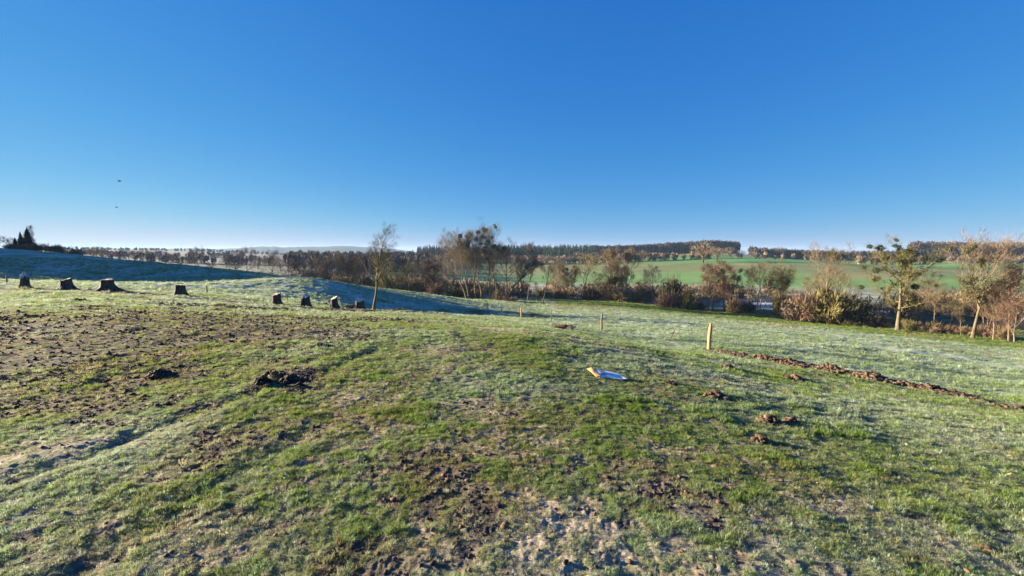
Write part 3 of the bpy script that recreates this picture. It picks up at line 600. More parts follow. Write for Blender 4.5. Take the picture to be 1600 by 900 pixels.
tree('mistletoe_tree', 'poplar', 49, 1408, 70, 372, 'yellow', 'olive', 'mistletoe-laden poplar with a thick pale trunk and broken side limbs', group=V2, mist=40, mlow=.25, wide=1.12, ivy=(.15, .78, .75, 1500),
     path=[(0, 0, -.2), (-.05, 0, 2.2), (.05, 0, 4.5), (0, 0, 6.8), (-.15, .1, 9), (-.1, 0, 11.4)], over=dict(n=(14, 7, 6, 4), r=.3, limb=.56, start=(.25, .35, .3, .2), ang=(66, 45, 40, 38), up=.08, tw=.028))
tree('poplar_tree', 'poplar', 50, 1527, 63, 366, 'yellow', 'grey', 'tall tree with a leaning yellow trunk and bare fan-shaped crown', group=V2, mist=12, mlow=.3, wide=1.05, ivy=(.2, .6, .5, 700),
     path=[(0, 0, -.2), (.2, 0, 2.2), (.55, 0, 4.5), (.9, 0, 6.4), (1.2, .1, 8.4), (1.45, 0, 11.2)], over=dict(n=(16, 8, 6, 5), r=.22, limb=.5, start=(.38, .25, .2, .2), ang=(50, 40, 38, 36), tw=.026))
tree('alder_tree', 'alder', 51, 1585, 61, 416, 'red', 'red', 'red-brown tree with a straight trunk close to the picture edge', group=V2, wide=1.15)
tree('bare_tree', 'slender', 52, 1560, 62, 440, 'pale', 'red', 'thin pale sapling between the yellow leaning trunk and the red-brown edge tree', group=V2)
tree('bare_tree', 'oak', 53, 1594, 60, 470, 'pale', 'red', 'short tilted trunk at the very edge of the picture', group=V2)
tree('bare_tree', 'oak', 54, 1432, 78, 425, 'brown', 'brown', 'brown tree spreading behind the mistletoe-laden poplar', group=V2)
tree('bare_tree', 'slender', 55, 1462, 72, 440, 'brown', 'red', 'thin reddish tree halfway between the two tall poplars', group=V2)
tree('bare_tree', 'oak', 56, 1492, 74, 448, 'brown', 'olive', 'low olive tree left of the leaning yellow trunk', group=V2)
tree('bare_tree', 'alder', 57, 1548, 70, 442, 'brown', 'brown', 'brown stems crowding behind the leaning yellow trunk', 3, group=V2)
tree('bare_tree', 'oak', 58, 1380, 80, 470, 'dark', 'brown', 'small dark tree between the largest bush and the mistletoe-laden poplar', group=V2)
tree('bare_tree', 'slender', 59, 1508, 66, 470, 'grey', 'yellow', 'yellow-twigged sapling at the foot of the leaning yellow trunk', group=V2)
for i, (px, Y, tp, w, c, lb) in enumerate([(1372, 74, 488, 34, 'dark', 'dark scrub beneath the left side of the mistletoe-laden poplar'), (1425, 71, 498, 34, 'olive', 'olive scrub against the right foot of the mistletoe-laden poplar'),
        (1455, 69, 500, 30, 'brown', 'brown scrub under the thin reddish tree'), (1485, 68, 505, 34, 'red', 'reddish scrub below the low olive tree'), (1515, 66, 508, 26, 'brown', 'brown scrub left of the leaning yellow trunk'),
        (1547, 65, 502, 30, 'red', 'red-brown scrub right of the leaning yellow trunk'), (1575, 63, 506, 30, 'brown', 'brown scrub at the foot of the red-brown edge tree'),
        (796, 97, 462, 34, 'red', 'reddish brush around the foot of the forked dark tree'), (776, 99, 450, 20, 'brown', 'straw-brown brush right of the tallest mistletoe tree'), (712, 108, 448, 40, 'olive', 'olive brush behind the leaning trunks'),
        (745, 108, 448, 34, 'brown', 'brown brush behind the middle of the central clump'), (1092, 99, 470, 26, 'dark', 'dark brush left of the reddish pair'), (1170, 96, 468, 26, 'dark', 'dark brush between the orange-brown bush and the bright forked tree'),
        (1240, 86, 470, 30, 'dark', 'dark brush left of the largest bush'), (880, 117, 452, 30, 'brown', 'brown brush under the second tree of the row'), (925, 116, 450, 34, 'dark', 'dark brush under the round-topped tree'),
        (965, 113, 452, 44, 'brown', 'dark brush under the tall twin trees'), (1002, 112, 452, 36, 'brown', 'dark brush under the spreading grey tree'), (845, 119, 450, 34, 'olive', 'low brush behind the pale leaning trunk')]):
    shrub(px, Y, tp, w, c, lb, 'bush', 20 + i, group='bushes on the stream bank')
# trees left of the clump
V1 = 'bare trees in the valley behind the near slope'
for i, (k, sd_, px, Y, tp, wd, tw_, st, lb) in enumerate([
    ('oak', 61, 312, 150, 386, 'purple', 'purple', 1, 'isolated round-headed bare tree beyond the end of the shaded slope'),
    ('oak', 62, 388, 150, 386, 'dark', 'purple', 1, 'large round bare tree, biggest in the hazy left half of the valley'),
    ('oak', 63, 356, 170, 400, 'dark', 'grey', 1, 'small grey tree left of the large round bare tree'),
    ('oak', 64, 425, 140, 391, 'dark', 'brown', 1, 'dark-trunked tree with a ragged top right of the large round bare tree'),
    ('oak', 65, 452, 135, 405, 'dark', 'purple', 1, 'short dark tree with a compact round head'),
    ('oak', 66, 479, 132, 404, 'dark', 'purple', 1, 'low domed tree next to the compact dark one'),
    ('alder', 67, 508, 130, 400, 'brown', 'brown', 3, 'brown tree starting the dense stand of the left valley'),
    ('poplar', 68, 527, 128, 398, 'pale', 'brown', 1, 'brown tree showing one light straight stem'),
    ('alder', 69, 545, 128, 402, 'brown', 'brown', 3, 'brown tree in the dense stand just left of the young tree'),
    ('alder', 70, 563, 132, 405, 'dark', 'purple', 3, 'darker tree in the dense stand, nearest to the young tree'),
    ('oak', 71, 606, 118, 405, 'olive', 'olive', 1, 'low olive-green tree directly right of the young tree'),
    ('willow', 72, 628, 116, 408, 'olive', 'olive', 1, 'second low olive-green tree right of the young tree'),
    ('oak', 73, 650, 118, 408, 'brown', 'grey', 1, 'grey-brown tree between the olive ones and the leaning trunks'),
    ('alder', 74, 671, 114, 408, 'dark', 'red', 3, 'dark reddish tree beside the leaning trunks'),
    ('oak', 75, 691, 114, 412, 'brown', 'brown', 1, 'brown tree touching the leaning trunks'),
    ('oak', 76, 590, 126, 410, 'dark', 'brown', 1, 'brown tree half hidden by the young tree')]):
    tree('bare_tree', k, 61 + sd_ % 5 if k == 'oak' else sd_, px, Y, tp, wd, tw_, lb, st, group=V1)
for i, (px, Y, tp, w, c, lb) in enumerate([(610, 112, 426, 44, 'olive', 'olive brush under the olive-green trees'), (646, 110, 432, 40, 'brown', 'brown brush below the grey-brown tree'), (680, 106, 440, 36, 'red', 'reddish brush below the dark reddish tree'),
        (570, 118, 428, 40, 'dark', 'dark brush behind the young tree'), (530, 122, 428, 44, 'brown', 'brown brush at the foot of the light straight stem'), (490, 126, 430, 40, 'dark', 'dark brush under the low domed tree'),
        (450, 132, 426, 40, 'purple', 'purplish brush under the compact dark tree'), (410, 136, 424, 40, 'purple', 'purplish brush beside the large round bare tree')]):
    shrub(px, Y, tp, w, c, lb, 'bush', 40 + i, group='brush at the foot of the valley trees')

# ------------------------------------------------------------------ far trees that still read one by one
def blob_tree(seed, n=420):
    g = np.random.default_rng(seed); d = g.normal(size=(n, 3)); d /= np.linalg.norm(d, axis=1)[:, None]; d[:, 2] = d[:, 2] * .9
    rr = g.uniform(.3, 1, n)[:, None] ** .6; c = d * rr * np.array([.48, .48, .36]) + np.array([0, 0, .62]); dr = c - np.array([0, 0, .3]); dr /= np.linalg.norm(dr, axis=1)[:, None]
    e = c + dr * .11 + g.normal(0, .03, (n, 3)); lim = 18; a = g.uniform(0, 6.28, lim); le = np.stack([np.cos(a) * .36, np.sin(a) * .36, g.uniform(.5, .85, lim)], 1); ls = np.tile([0, 0, .2], (lim, 1)) + g.uniform(0, .2, lim)[:, None] * np.array([[0, 0, 1]])
    crown = twig_mesh('far_crown', np.concatenate([c, ls]), np.concatenate([e, le]), np.concatenate([np.full(n, .016), np.full(lim, .02)]), seed)
    T = Tree(seed); T.tube([Vector((0, 0, -.02)), Vector((.01, 0, .25)), Vector((0, .01, .6))], [.035, .024, .008], 5)
    return mesh_np('far_trunk', np.array([tuple(v) for v in T.V]), np.array(T.Q), True), crown
FAR = [blob_tree(700 + i) for i in range(4)]
def far_tree(px, Y, base, top, col, label, group=None, i=0, wide=1, cat='tree'):
    x = xray(px, Y); z = h1(x, Y); ht = (base - top) / F * Y
    root = empty('far_tree', (x, Y, z), px, (ht * wide, ht * wide, ht)); tag(root, label, cat, group)
    link('trunk', FAR[i % 4][0], bark('dark'), root); link('crown', FAR[i % 4][1], bark(col), root)
FG = 'scattered trees on the far slope'
for i, (px, Y, b, t, c, w, lb) in enumerate([
    (1097, 330, 418, 386, 'brown', 1.3, 'largest brown tree standing in the green field of the far slope'), (1118, 340, 420, 397, 'brown', 1.1, 'smaller brown tree right of the largest one on the far slope'),
    (1156, 470, 404, 391, 'purple', 1.1, 'lone round tree against the green field under the ridge wood'), (1136, 480, 404, 388, 'brown', 1.2, 'brown tree closing the hedge under the ridge wood'),
    (1121, 470, 404, 388, 'dark', 1, 'dark tree in the hedge under the ridge wood'), (1108, 460, 404, 389, 'dark', 1, 'dark tree behind the largest brown one on the far slope'),
    (1215, 520, 396, 377, 'purple', 1.1, 'tall lone tree standing above the far ridge hedge'), (1003, 400, 416, 399, 'yellow', 1.2, 'pale bare tree on the far slope above the spreading grey tree'),
    (1020, 420, 416, 403, 'brown', 1.3, 'low brown tree beside the pale one on the far slope'), (1040, 410, 416, 405, 'olive', 1.5, 'first low olive tree along the far field edge'),
    (985, 410, 416, 400, 'yellow', 1.3, 'warm tinted tree above the tall twin trees'), (905, 380, 420, 400, 'yellow', 1.6, 'broad warm brown tree in front of the conifer wood'),
    (880, 380, 418, 403, 'purple', 1.4, 'purplish tree in front of the conifer wood'), (855, 390, 416, 400, 'purple', 1.3, 'pale purplish tree at the left foot of the conifer wood'),
    (840, 380, 418, 406, 'brown', 1.5, 'low brown tree above the swept dark limb'), (868, 350, 420, 408, 'red', 1.6, 'reddish low tree above the small stream-side row'),
    (1066, 400, 414, 404, 'olive', 1.5, 'second low olive tree along the far field edge'), (1084, 400, 414, 404, 'yellow', 1.3, 'third low pale tree along the far field edge'),
    (930, 390, 420, 402, 'grey', 1.2, 'grey tree at the right end of the conifer wood'), (1530, 200, 445, 425, 'brown', 1.2, 'small brown tree on the far pasture behind the leaning yellow trunk')]):
    far_tree(px, Y, b, t, c, lb, FG, i, w)
LG = 'hazy trees in the hedgerows of the left valley'
HAZY = {130: 'first purplish tree right of the skyline conifers, low in the haze',
 155: 'tallest rounded crown on the hazy skyline right of the conifers',
 180: 'purplish tree just right of the tallest rounded crown on the hazy skyline',
 205: 'purplish tree midway along the hazy skyline above the shaded slope',
 228: 'purplish tree on the hazy skyline above the broadest stump',
 252: 'purplish tree where the hazy skyline starts to dip, above the gap between stumps',
 150: 'brownish tree directly above the crest, under the tallest rounded crown',
 118: 'brownish tree where the skyline bushes end',
 192: 'purplish tree close behind the shaded crest, left of the broadest stump gap',
 214: 'dark tree close behind the shaded crest, over the sunlit end of the slope',
 240: 'dark tree behind the crest, second one left of the isolated round-headed tree',
 262: 'purplish tree behind the crest between two dark ones',
 285: 'dark low tree touching the isolated round-headed tree on its left',
 168: 'grey tree half hidden under the hazy skyline trees',
 292: 'tiny dark tree on the pale far field, above the isolated round-headed tree',
 275: 'small purplish tree on the pale far field, left above the isolated one',
 340: 'small purplish tree on the pale far field, right above the isolated one',
 360: 'purplish tree on the skyline left of the large round bare tree',
 376: 'purplish tree on the skyline directly behind the large round bare tree',
 332: 'dark low tree right of the isolated round-headed tree',
 370: 'dark tree low against the left side of the large round bare tree',
 405: 'grey hazy tree between the large round bare tree and the ragged-topped one',
 440: 'purplish tree behind the gap before the compact dark tree',
 462: 'purplish tree behind the compact dark tree',
 500: 'brownish tree behind the start of the dense stand',
 484: 'faint purplish tree above the low domed tree',
 548: 'purplish tree behind the dense stand, left of the young tree',
 572: 'purplish tree seen just left of the trunk of the young tree',
 625: 'purplish tree right of the young tree, above the olive-green ones',
 645: 'grey tree at the left end of the conifer wood',
 664: 'brownish tree below the left end of the conifer wood',
 3: 'purplish bare tree cut by the frame above the shaded slope'}
for i, (px, Y, b, t, c, w) in enumerate([(3, 100, 387, 366, 'purple', 1.0), (130, 300, 398, 383, 'purple', 1.6), (155, 330, 396, 377, 'purple', 1.7), (180, 320, 398, 384, 'purple', 1.5), (205, 340, 398, 382, 'purple', 1.4), (228, 360, 400, 384, 'purple', 1.5), (252, 330, 400, 383, 'purple', 1.4),
        (150, 210, 408, 390, 'brown', 1.4), (118, 180, 400, 386, 'brown', 1.6), (192, 220, 410, 392, 'purple', 1.5), (214, 230, 412, 394, 'dark', 1.5), (240, 220, 413, 395, 'dark', 1.4), (262, 210, 415, 396, 'purple', 1.5), (285, 200, 417, 400, 'dark', 1.4), (168, 260, 400, 386, 'grey', 1.4),
        (292, 420, 394, 386, 'dark', 1.4), (275, 400, 396, 384, 'purple', 1.5), (340, 380, 400, 390, 'purple', 1.3), (360, 400, 402, 387, 'purple', 1.5), (376, 390, 404, 388, 'purple', 1.3), (332, 220, 418, 406, 'dark', 1.6), (370, 200, 422, 404, 'dark', 1.5), (405, 260, 416, 396, 'grey', 1.4),
        (440, 240, 418, 398, 'purple', 1.4), (462, 250, 418, 397, 'purple', 1.5), (500, 230, 420, 398, 'brown', 1.5), (484, 300, 412, 396, 'purple', 1.6), (548, 260, 418, 399, 'purple', 1.5), (572, 250, 420, 401, 'purple', 1.5), (625, 330, 412, 394, 'purple', 1.5), (645, 360, 410, 392, 'grey', 1.4), (664, 380, 408, 391, 'brown', 1.3)]):
    far_tree(px, Y, b, t, c, HAZY[px], LG if px > 3 else None, i, w)

# conifers
conif_mat = noise_mat('conifer_needles', (.008, .018, .013), (.018, .034, .022), .6, attr='tint')
def conifer_geo(g, h, rad, tiers, per):
    """tiers of drooping needle sprays round a stem; returns quads"""
    V = []
    for i in range(tiers):
        t = i / tiers; z = h * (.08 + .92 * t); r = rad * (1 - t) ** .85 * g.uniform(.8, 1.15) + .02 * h * (1 - t)
        for k in range(per):
            a = 6.283 * (k + g.uniform(0, 1)) / per; rr = r * g.uniform(.65, 1.15); w = rr * 2.6 / per; dx, dy = math.cos(a), math.sin(a)
            V += [(0, 0, z + h * .07), (dx * rr * .6 - dy * w, dy * rr * .6 + dx * w, z + h * .012), (dx * rr, dy * rr, z - h * .03), (dx * rr * .6 + dy * w, dy * rr * .6 - dx * w, z + h * .012)]
    return np.array(V)
def conifer_thing(px, Y, top, radpx, label, seed, name='conifer'):
    x = xray(px, Y); z = h1(x, Y); ht = zray(Y, top) - z; g = random.Random(seed)
    V = conifer_geo(g, ht, radpx / F * Y, 26, 13); root = empty(name, (x, Y, z)); tag(root, label, 'conifer')
    link('crown', mesh_np('conifer_crown', V, np.arange(len(V)).reshape(-1, 4), False, {'tint': np.repeat(np.random.default_rng(seed).uniform(.7, 1.3, (len(V) // 4, 1)) * np.ones((1, 3)), 4, 0)}), conif_mat, root)
    T = Tree(seed); T.tube([Vector((0, 0, -.2)), Vector((0, 0, ht * .9))], [ht * .02, .02], 6); link('trunk', mesh_np('conifer_trunk', np.array([tuple(v) for v in T.V]), np.array(T.Q), True), bark('dark'), root)
conifer_thing(51, 112, 356, 17, 'tall dark conifer with a pointed top on the left skyline', 1)
conifer_thing(40, 115, 362, 10, 'ragged narrow conifer left of the tall pointed one', 2)
conifer_thing(31, 118, 371, 9, 'short dark conifer, lowest of the three on the left skyline', 3)
tree('poplar_tree', 'slender', 29, 58, 120, 352, 'grey', 'purple', 'thin pale bare tree rising right behind the tall pointed conifer', wide=.7)
far_tree(24, 120, 386, 364, 'grey', 'thin grey bare tree left of the skyline conifers', None, 1, .8)
for i, (px, Y, tp, w) in enumerate([(30, 104, 380, 34), (52, 102, 381, 30), (72, 103, 379, 26), (92, 104, 381, 26), (108, 108, 384, 24), (125, 112, 388, 22)]):
    shrub(px, Y, tp, w, 'brown' if i % 2 else 'red', ['brown bush below the short conifer on the skyline', 'reddish bush below the tall pointed conifer', 'brown bush just right of the conifers on the skyline', 'low rusty bush third along the skyline hedge from the conifers', 'brown bush near the sinking end of the skyline hedge', 'last low bush where the skyline hedge meets the slope'][i], 'bush', 60 + i, group='bushes of the skyline hedge')

# ------------------------------------------------------------------ far woods: masses nobody could count
def wood_mass(name, label, pts, kind, hmin, hmax, cols_, seed, nel=120):
    k_ = math.sqrt(120 / nel) * 1.15
    g = np.random.default_rng(seed); r = random.Random(seed); VV = []; TT = []
    for (x, y) in pts:
        z = h1(x, y) - .5; h = g.uniform(hmin, hmax)
        if kind == 'conifer': V = conifer_geo(r, h, h * g.uniform(.17, .27), 9, 7)
        else:
            n = nel; d = g.normal(size=(n, 3)); d /= np.linalg.norm(d, axis=1)[:, None]; c = d * g.uniform(.4, 1, (n, 1)) * np.array([.26, .26, .34] if nel != 420 else [.5, .5, .46]) * h * (1 if nel != 420 else g.uniform(.7, 1.2)) + np.array([0, 0, (.64 if nel != 420 else .44) * h])
            c = np.concatenate([c, np.stack([g.normal(0, .08, 14) * h, g.normal(0, .08, 14) * h, g.uniform(.05, .35, 14) * h], 1)]); n += 14
            up = np.array([0, 0, 1.]) + g.normal(0, .5, (n, 3)); up *= h * .075 * k_; sdv = g.normal(size=(n, 3)) * h * .02 * k_
            V = np.stack([c - up - sdv, c - up + sdv, c + up + sdv * .4, c + up - sdv * .4], 1).reshape(-1, 3)
        VV.append(V + np.array([x, y, z])); cc = np.array(cols_[g.integers(len(cols_))]) * g.uniform(.75, 1.25)
        TT.append(np.tile(cc, (len(V), 1)) * np.repeat(g.uniform(.8, 1.2, (len(V) // 4, 1)), 4, 0))
    V = np.concatenate(VV); m = conif_mat if kind == 'conifer' else noise_mat(name + '_foliage', (.85, .85, .85), (1.1, 1.1, 1.1), .05, attr='tint')
    tag(link(name, mesh_np(name, V, np.arange(len(V)).reshape(-1, 4), False, {'tint': np.concatenate(TT)}), m), label, 'wood', kind='stuff')
def area(px0, px1, Y0, Y1, n, seed, prof=None):
    g = np.random.default_rng(seed); out = []
    for _ in range(n):
        px = g.uniform(px0, px1); Y = g.uniform(Y0, Y1)
        if prof and g.uniform() > prof(px, Y): continue
        out.append((xray(px, Y, 395), Y))
    return out
PUR = [(.085, .065, .062), (.10, .078, .065), (.07, .056, .055), (.115, .092, .075)]; CON = [(1, 1, 1), (.8, .9, 1), (1.3, 1.3, 1.1)]
wood_mass('conifer_wood', 'dark conifer wood along the ridge behind the central clump', area(652, 938, 560, 690, 1500, 1), 'conifer', 13, 21, [(1, 1, 1), (.8, .95, .9), (1.5, 1.5, 1.3)], 2)
wood_mass('conifer_wood', 'lower conifers stepping down from the ridge', area(850, 935, 470, 560, 130, 3), 'conifer', 12, 18, [(1.2, 1.4, 1.1), (1.6, 1.7, 1.4)], 4)
wood_mass('ridge_wood', 'leafless dark wood on the ridge right of the conifers', area(925, 1152, 600, 690, 1100, 5), 'deciduous', 15, 18.5, PUR, 6, 190)
wood_mass('hill_wood', 'brown leafless wood on the hill at the right edge', area(1425, 1800, 530, 640, 1300, 7), 'deciduous', 19, 25, PUR, 8, 190)
wood_mass('hill_wood', 'hedgerow thicket along the far ridge', area(1172, 1440, 520, 560, 420, 9), 'deciduous', 8, 13, PUR, 10)
wood_mass('valley_wood', 'hazy brown woodland filling the valley left of the young tree', area(450, 690, 220, 420, 260, 11), 'deciduous', 8, 12, PUR, 12, 300)
wood_mass('far_hedges', 'hazy hedgerows crossing the left valley', area(150, 430, 300, 312, 60, 13) + area(120, 400, 520, 540, 90, 14) + area(60, 560, 860, 900, 200, 16), 'deciduous', 4, 8, PUR, 17)
wood_mass('slope_hedges', 'low hedges between the fields of the far slope', area(840, 1110, 395, 410, 120, 18) + area(660, 850, 400, 430, 110, 19) + area(1130, 1330, 455, 462, 20, 20) + area(1340, 1600, 400, 406, 60, 27), 'deciduous', 5, 9, [(.22, .17, .12), (.26, .2, .12), (.18, .14, .1)], 21)
wood_mass('stream_thicket', 'tangled leafless undergrowth behind the stream-side trees', area(690, 1240, 116, 134, 140, 22) + area(1230, 1640, 80, 100, 85, 23) + area(470, 700, 132, 150, 170, 24), 'deciduous', 2, 6.5, [(.2, .16, .11), (.16, .14, .08), (.26, .2, .14), (.12, .09, .07)], 25, 420)
# unseen wood added outside the picture on the left, to cast shade on the slope
def _left():
    g = np.random.default_rng(9); Y = g.uniform(78, 145, 230); return list(zip(-1.27 * Y - 4 - g.uniform(0, 45, 230), Y))
wood_mass('unseen_shade_wood', 'unseen wood added beyond the left edge to shade the slope', _left(), 'conifer', 17, 22, [(1, 1, 1)], 26)
# ------------------------------------------------------------------ stumps
cut_mat = noise_mat('sawn_wood', (.55, .42, .31), (.75, .62, .50), 7, bump=.2)
stump_bark = noise_mat('stump_bark', (.022, .018, .016), (.085, .062, .048), 4, bump=1, stretch=(1.5, 1.5, .35))
def stump(px, Y, hpx, wpx, label, seed, jag=.06, tilt=(0, 0), flare=.75):
    x = xray(px, Y); z = h1(x, Y); h = hpx / F * Y; r0 = wpx / F * Y / 2; g = random.Random(seed); n = 40; rows = 16
    ph = [g.uniform(0, 6.28) for _ in range(6)]; roots = g.randint(5, 7); V = []
    def rad(a, t):
        fl = (1 - t) ** 3.2; rt = .5 + .5 * math.cos(roots * a + ph[0] + .6 * math.sin(a + ph[3]))
        return r0 * (.52 + fl * flare * (.40 + .9 * rt ** 1.5) + .035 * math.sin(3 * a + ph[1]) + .03 * math.sin(7 * a + ph[2] + t * 2) + .015 * math.sin(17 * a + ph[4]) - .04 * t)
    def top(a): return h * (1 + tilt[0] * math.cos(a) + tilt[1] * math.sin(a) + jag * .5 * math.sin(2 * a + ph[5]) + jag * g.uniform(-1, .6))
    tops = [top(6.283 * j / n) for j in range(n)]
    for i in range(rows):
        t = i / (rows - 1)
        for j in range(n): a = 6.283 * j / n; rr = rad(a, t); V.append((rr * math.cos(a), rr * math.sin(a), -.15 + (tops[j] + .15) * t))
    Q = [(i * n + j, i * n + (j + 1) % n, (i + 1) * n + (j + 1) % n, (i + 1) * n + j) for i in range(rows - 1) for j in range(n)]
    root = empty('tree_stump', (x, Y, z)); tag(root, label, 'stump', 'row of freshly cut stumps'); link('bark', mesh_np('stump_bark', np.array(V), np.array(Q), True), stump_bark, root)
    C = [(.985 * v[0], .985 * v[1], v[2] + .004) for v in V[-n:]] + [(.55 * v[0], .55 * v[1], h * (1 + .5 * tilt[0] * math.cos(6.283 * j / n)) + .5 * (v[2] - h) + .004) for j, v in enumerate(V[-n:])] + [(0, 0, h)]
    Q2 = [(j, (j + 1) % n, n + (j + 1) % n, n + j) for j in range(n)]; T2 = [(n + j, n + (j + 1) % n, 2 * n) for j in range(n)]
    link('cut_face', mesh_np('stump_cut', np.array(C), [np.array(Q2), np.array(T2)], False), cut_mat, root)
    return root
def row_Y(px): return float(np.interp(px, [0, 170, 350, 480, 583], [30.5, 28, 27, 26.5, 28.5]))
for i, (px, hp, wp, lb, ja, ti, fl) in enumerate([
    (40, 20, 19, 'narrow dark stump with a pointed splintered top, first of the row', .25, (-.12, .1), .5),
    (105, 17, 27, 'dark wide-rooted stump second in the row, its top nearly level', .08, (.08, .04), .9),
    (169, 17, 31, 'broadest stump with long spreading roots, right of the two dark ones', .05, (0, .05), 1),
    (281, 16, 26, 'dark stump standing alone midway along the row', .07, (.02, -.05), .6),
    (431, 17, 25, 'brown upright stump with sunlit bark, left of the close-set four', .06, (.03, .07), .45),
    (477, 18, 24, 'stump with a bright freshly sawn top, tallest of the close-set four', .03, (-.03, .13), .45),
    (521, 16, 20, 'small stump with a clod against its root, between two bright-topped ones', .05, (.09, .1), .7),
    (561, 16, 26, 'low stump nearest to the young tree with a pale sawn top', .04, (-.05, .14), .8)]):
    stump(px, row_Y(px), hp, wp, lb, 80 + i, ja, ti, fl)

# ------------------------------------------------------------------ clods, molehills, spoil
soil_mat = noise_mat('turned_soil', (.055, .038, .026), (.17, .115, .075), 14, bump=.6, attr='tint')
soil_dark = noise_mat('dark_soil', (.02, .015, .012), (.06, .044, .034), 14, bump=.6, attr='tint')
_ico = None
def ico():
    global _ico
    if _ico is None:
        import bmesh
        b = bmesh.new(); bmesh.ops.create_icosphere(b, subdivisions=2, radius=1); b.verts.ensure_lookup_table()
        _ico = (np.array([v.co[:] for v in b.verts]), np.array([[v.index for v in f.verts] for f in b.faces])); b.free()
    return _ico
def lumps(pos, size, seed):
    g = np.random.default_rng(seed); v, f = ico(); VV = []; FF = []; TT = []
    for k, (p, s) in enumerate(zip(pos, size)):
        n = fbm(v[:, 0] * 1.3 + k * 7.1, v[:, 1] * 1.3 + v[:, 2] * 1.7 + k, 1.1, 3, seed); q = v * (1 + .8 * n)[:, None] * np.array([g.uniform(.7, 1.3), g.uniform(.7, 1.3), g.uniform(.5, .95)]) * s
        a = g.uniform(0, 6.28); q = np.stack([q[:, 0] * math.cos(a) - q[:, 1] * math.sin(a), q[:, 0] * math.sin(a) + q[:, 1] * math.cos(a), q[:, 2]], 1)
        VV.append(q + p); FF.append(f + k * len(v)); TT.append(np.full((len(v), 3), g.uniform(.45, 1.4)))
    return np.concatenate(VV), np.concatenate(FF), np.concatenate(TT)
def heap(name, px, py, wpx, hpx, label, mat, seed, n=46, cat='molehill', group=None, cl=.16):
    X, Y = ground_at(px, py); g = np.random.default_rng(seed); w = wpx / F * Y / 2 * 1.1; h = hpx / F * Y * 1.5
    a = g.uniform(0, 6.28, n); r = g.uniform(0, 1, n) ** .7; x = X + np.cos(a) * r * w; y = Y + np.sin(a) * r * w * .8
    z = H(x, y) + h * np.maximum(0, 1 - r ** 1.5) * .75 * (.5 + .7 * vnoise(x * 9, y * 9, seed)); s = cl * (.3 + g.uniform(0, 1, n) ** 2) * min(w, .55) + .008
    V, Fc, T = lumps(np.stack([x, y, z], 1), s, seed); o = bpy.data.objects.new(name, None); z0 = h1(X, Y)
    V = V - np.array([X, Y, z0]); me = mesh_np(name, V, Fc, False, {'tint': T}); bpy.data.objects.remove(o); o = link(name, me, mat, None, (X, Y, z0)); tag(o, label, cat, group); return o
MH = 'heaps of earth on the pasture'
heap('molehill', 250, 589, 38, 9, 'dark smooth earth heap alone in the left pasture', soil_dark, 1, 90, group=MH)
heap('molehill', 411, 598, 24, 8, 'brown clod heap left of the long broken one', soil_dark, 2, 60, group=MH)
heap('molehill', 457, 596, 36, 9, 'long broken brown heap of clods in the left middle pasture', soil_dark, 3, 80, group=MH)
heap('molehill', 424, 585, 20, 7, 'small heap with frosted grass behind the pair of brown clod heaps', soil_dark, 4, 40, group=MH)
heap('molehill', 468, 604, 14, 5, 'smallest dark clod below the long broken heap', soil_dark, 5, 24, group=MH)
heap('molehill', 1119, 620, 36, 9, 'crumbly light brown heap below the pale post', soil_mat, 6, 80, group=MH)
heap('molehill', 1203, 661, 32, 9, 'left half of the twin reddish clod heaps', soil_mat, 7, 70, group=MH)
heap('molehill', 1236, 661, 26, 8, 'right half of the twin reddish clod heaps', soil_mat, 8, 60, group=MH)
heap('molehill', 1187, 691, 25, 12, 'reddish upright clods in front of the twin heaps', soil_mat, 9, 46, group=MH)
heap('molehill', 1238, 594, 42, 6, 'flat crumbled heap below the earth bank', soil_mat, 10, 60, group=MH)
heap('molehill', 1140, 576, 30, 5, 'low dark crumbs just below the start of the earth bank', soil_mat, 11, 40, group=MH)
heap('molehill', 1049, 601, 22, 4, 'faint orange-brown patch of crumbs near the torn sack', soil_mat, 12, 36, group=MH)
heap('molehill', 1540, 862, 22, 9, 'single earth clod in the grass of the near corner', soil_mat, 13, 12, group=MH)
heap('molehill', 505, 541, 26, 4, 'thin line of dark crumbs above the left middle heaps', soil_dark, 14, 30, group=MH)
heap('molehill', 125, 470, 30, 3, 'dark crumbs in front of the wide-rooted stump', soil_dark, 15, 30, group=MH)
heap('molehill', 508, 477, 10, 6, 'clod leaning on the small stump', soil_dark, 16, 16, group=MH)
